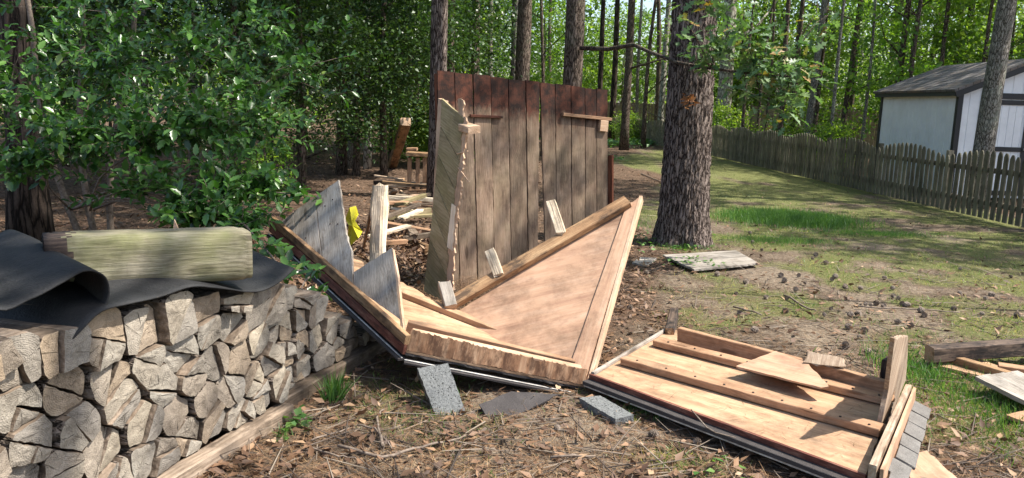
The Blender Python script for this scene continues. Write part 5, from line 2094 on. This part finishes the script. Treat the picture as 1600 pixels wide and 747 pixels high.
    mats_ = ['worn_lumber', 'tan_weathered', 'split_side', 'lumber', 'rotten_wood', 'mossy_board']
    for i in range(22):
        px, py = rnd.uniform(600, 668), rnd.uniform(285, 408)
        c = G(px, py, 0)
        an = rnd.gauss(.1, .55)
        L = rnd.uniform(.12, .38)*(c.y/8)**.7
        d = Vector((math.cos(an), math.sin(an), rnd.uniform(-.12, .25)))
        c.z = rnd.uniform(.05, .16)+abs(d.z)*L
        o = beam('broken_board', c-d*L, c+d*L, rnd.uniform(.05, .12), rnd.uniform(.02, .06), rnd.choice(mats_), None, end_jag=.02)
        meta(o, 'short broken board tangled in the debris heap behind the rotten post', 'board', g_)
    # wide pine stick items on the ground
    sticks = [([(596, 700), (592, 672), (590, 648), (600, 640)], .012, 'forked bare stick pointing at the viewer in front of the tilted block'),
              ([(530, 700), (600, 716), (660, 700), (705, 690), (728, 680)], .012, 'long curved bare branch on the ground below the concrete block'),
              ([(560, 665), (585, 672), (612, 700)], .008, 'thin curved twig left of the tilted block'),
              ([(480, 700), (530, 715), (560, 720)], .008, 'grey stick in the leaves near the timber rail'),
              ([(860, 718), (930, 712)], .009, 'straight pale stick in the grass at the bottom middle'),
              ([(485, 690), (520, 680), (550, 668)], .007, 'twig lying in the shade right of the timber rail'),
              ([(1002, 272), (1030, 283), (1040, 288)], .02, 'dark fallen branch on the lawn behind the thick pine'),
              ([(1225, 462), (1262, 482), (1275, 486)], .014, 'grey stick on the bare soil beyond the flat roof'),
              ([(1340, 480), (1420, 484), (1500, 488)], .010, 'long straight twig on the lawn above the charred beam'),
              ([(1145, 480), (1190, 492)], .012, 'reddish stick near the far edge of the flat roof')]
    for pts, r, lab in sticks:
        path = [G(x, y, .02) for x, y in pts]
        pp = []
        for a, b in zip(path, path[1:]):
            for k in range(4):
                pp.append(a.lerp(b, k/4)+Vector((rnd.uniform(-.006, .006), rnd.uniform(-.006, .006), rnd.uniform(0, .012))))
        pp.append(path[-1])
        o = tube('stick', pp, [r*.7*(1-.5*k/len(pp)) for k in range(len(pp))], 'twig_bark', None, seg=7, rough=.1)
        meta(o, lab, 'stick')

    # pine cones
    def cone_mesh():
        ch = []
        n = 46
        for i in range(n):
            u = i/(n-1)
            an = i*2.39996
            r = .030*math.sin(math.pi*(u*.86+.10))**.8
            z = .065*(u-.5)
            d = Vector((math.cos(an), math.sin(an), .35))
            c = Vector((0, 0, z))
            p = c+d*r
            s = .5+.6*math.sin(math.pi*u)
            sd = Vector((-math.sin(an), math.cos(an), 0))*.010*s
            up = Vector((0, 0, .004))
            ch.append(([c+sd*.4, c-sd*.4, p-sd, p+sd, p-sd*.8-up, p+sd*.8-up, p+d*.006+up*.3], [[0, 1, 2, 3], [3, 2, 6], [2, 4, 6], [4, 5, 6], [5, 3, 6], [1, 0, 5, 4], [1, 4, 2], [0, 3, 5]]))
        ch.append(tube('c', [(0, 0, -.032), (0, 0, -.015), (0, 0, .02), (0, 0, .034)], [.006, .017, .013, .003], None, seg=8, ret=True))
        return merge(ch)
    v, f = cone_mesh()
    proto = mesh_obj('pine_cone', v, f, 'cone_scale', None)
    px = [(1243, 452), (1258, 442), (1300, 436), (1305, 432), (1225, 438), (1320, 448), (1345, 450), (1395, 462), (1403, 466), (1410, 474), (1380, 478), (1370, 473), (1298, 482), (1328, 491), (1340, 490), (1288, 492), (1360, 476), (1352, 475),
          (1418, 476), (1325, 510), (1350, 516), (1402, 502), (1322, 540), (1357, 549), (1445, 492), (1440, 485), (1490, 482), (1500, 458), (1540, 466), (1228, 485), (1196, 464), (1165, 440), (1220, 430), (1248, 430), (1150, 458), (965, 455), (958, 470),
          (1190, 390), (1176, 378), (1172, 364), (1270, 404), (1290, 410), (1395, 450), (1500, 420), (1180, 515), (1010, 425), (1550, 460), (1590, 492), (1535, 490), (1275, 398), (985, 480), (1120, 428), (1090, 690), (1020, 678), (870, 668)]
    px += [(rnd.gauss(1330, 90), rnd.gauss(465, 28)) for _ in range(6)]
    for i, (x, y) in enumerate(px):
        p = G(x, y, .024)
        o = proto if i == 0 else proto.copy()
        if i:
            COL.objects.link(o)
        s = rnd.uniform(.5, .85)
        o.matrix_basis = Matrix.Translation(p) @ Matrix.Rotation(rnd.uniform(0, 6.3), 4, 'Z') @ Matrix.Rotation(rnd.uniform(.9, 1.9), 4, 'X') @ Matrix.Scale(s, 4)
        meta(o, 'brown open pine cone lying on the bare ground of the yard', 'pine cone', 'pine cones scattered on the yard')


loose()
print('objects', len(scn.objects), 'tris', sum(len(o.data.polygons) for o in scn.objects if o.type == 'MESH'))
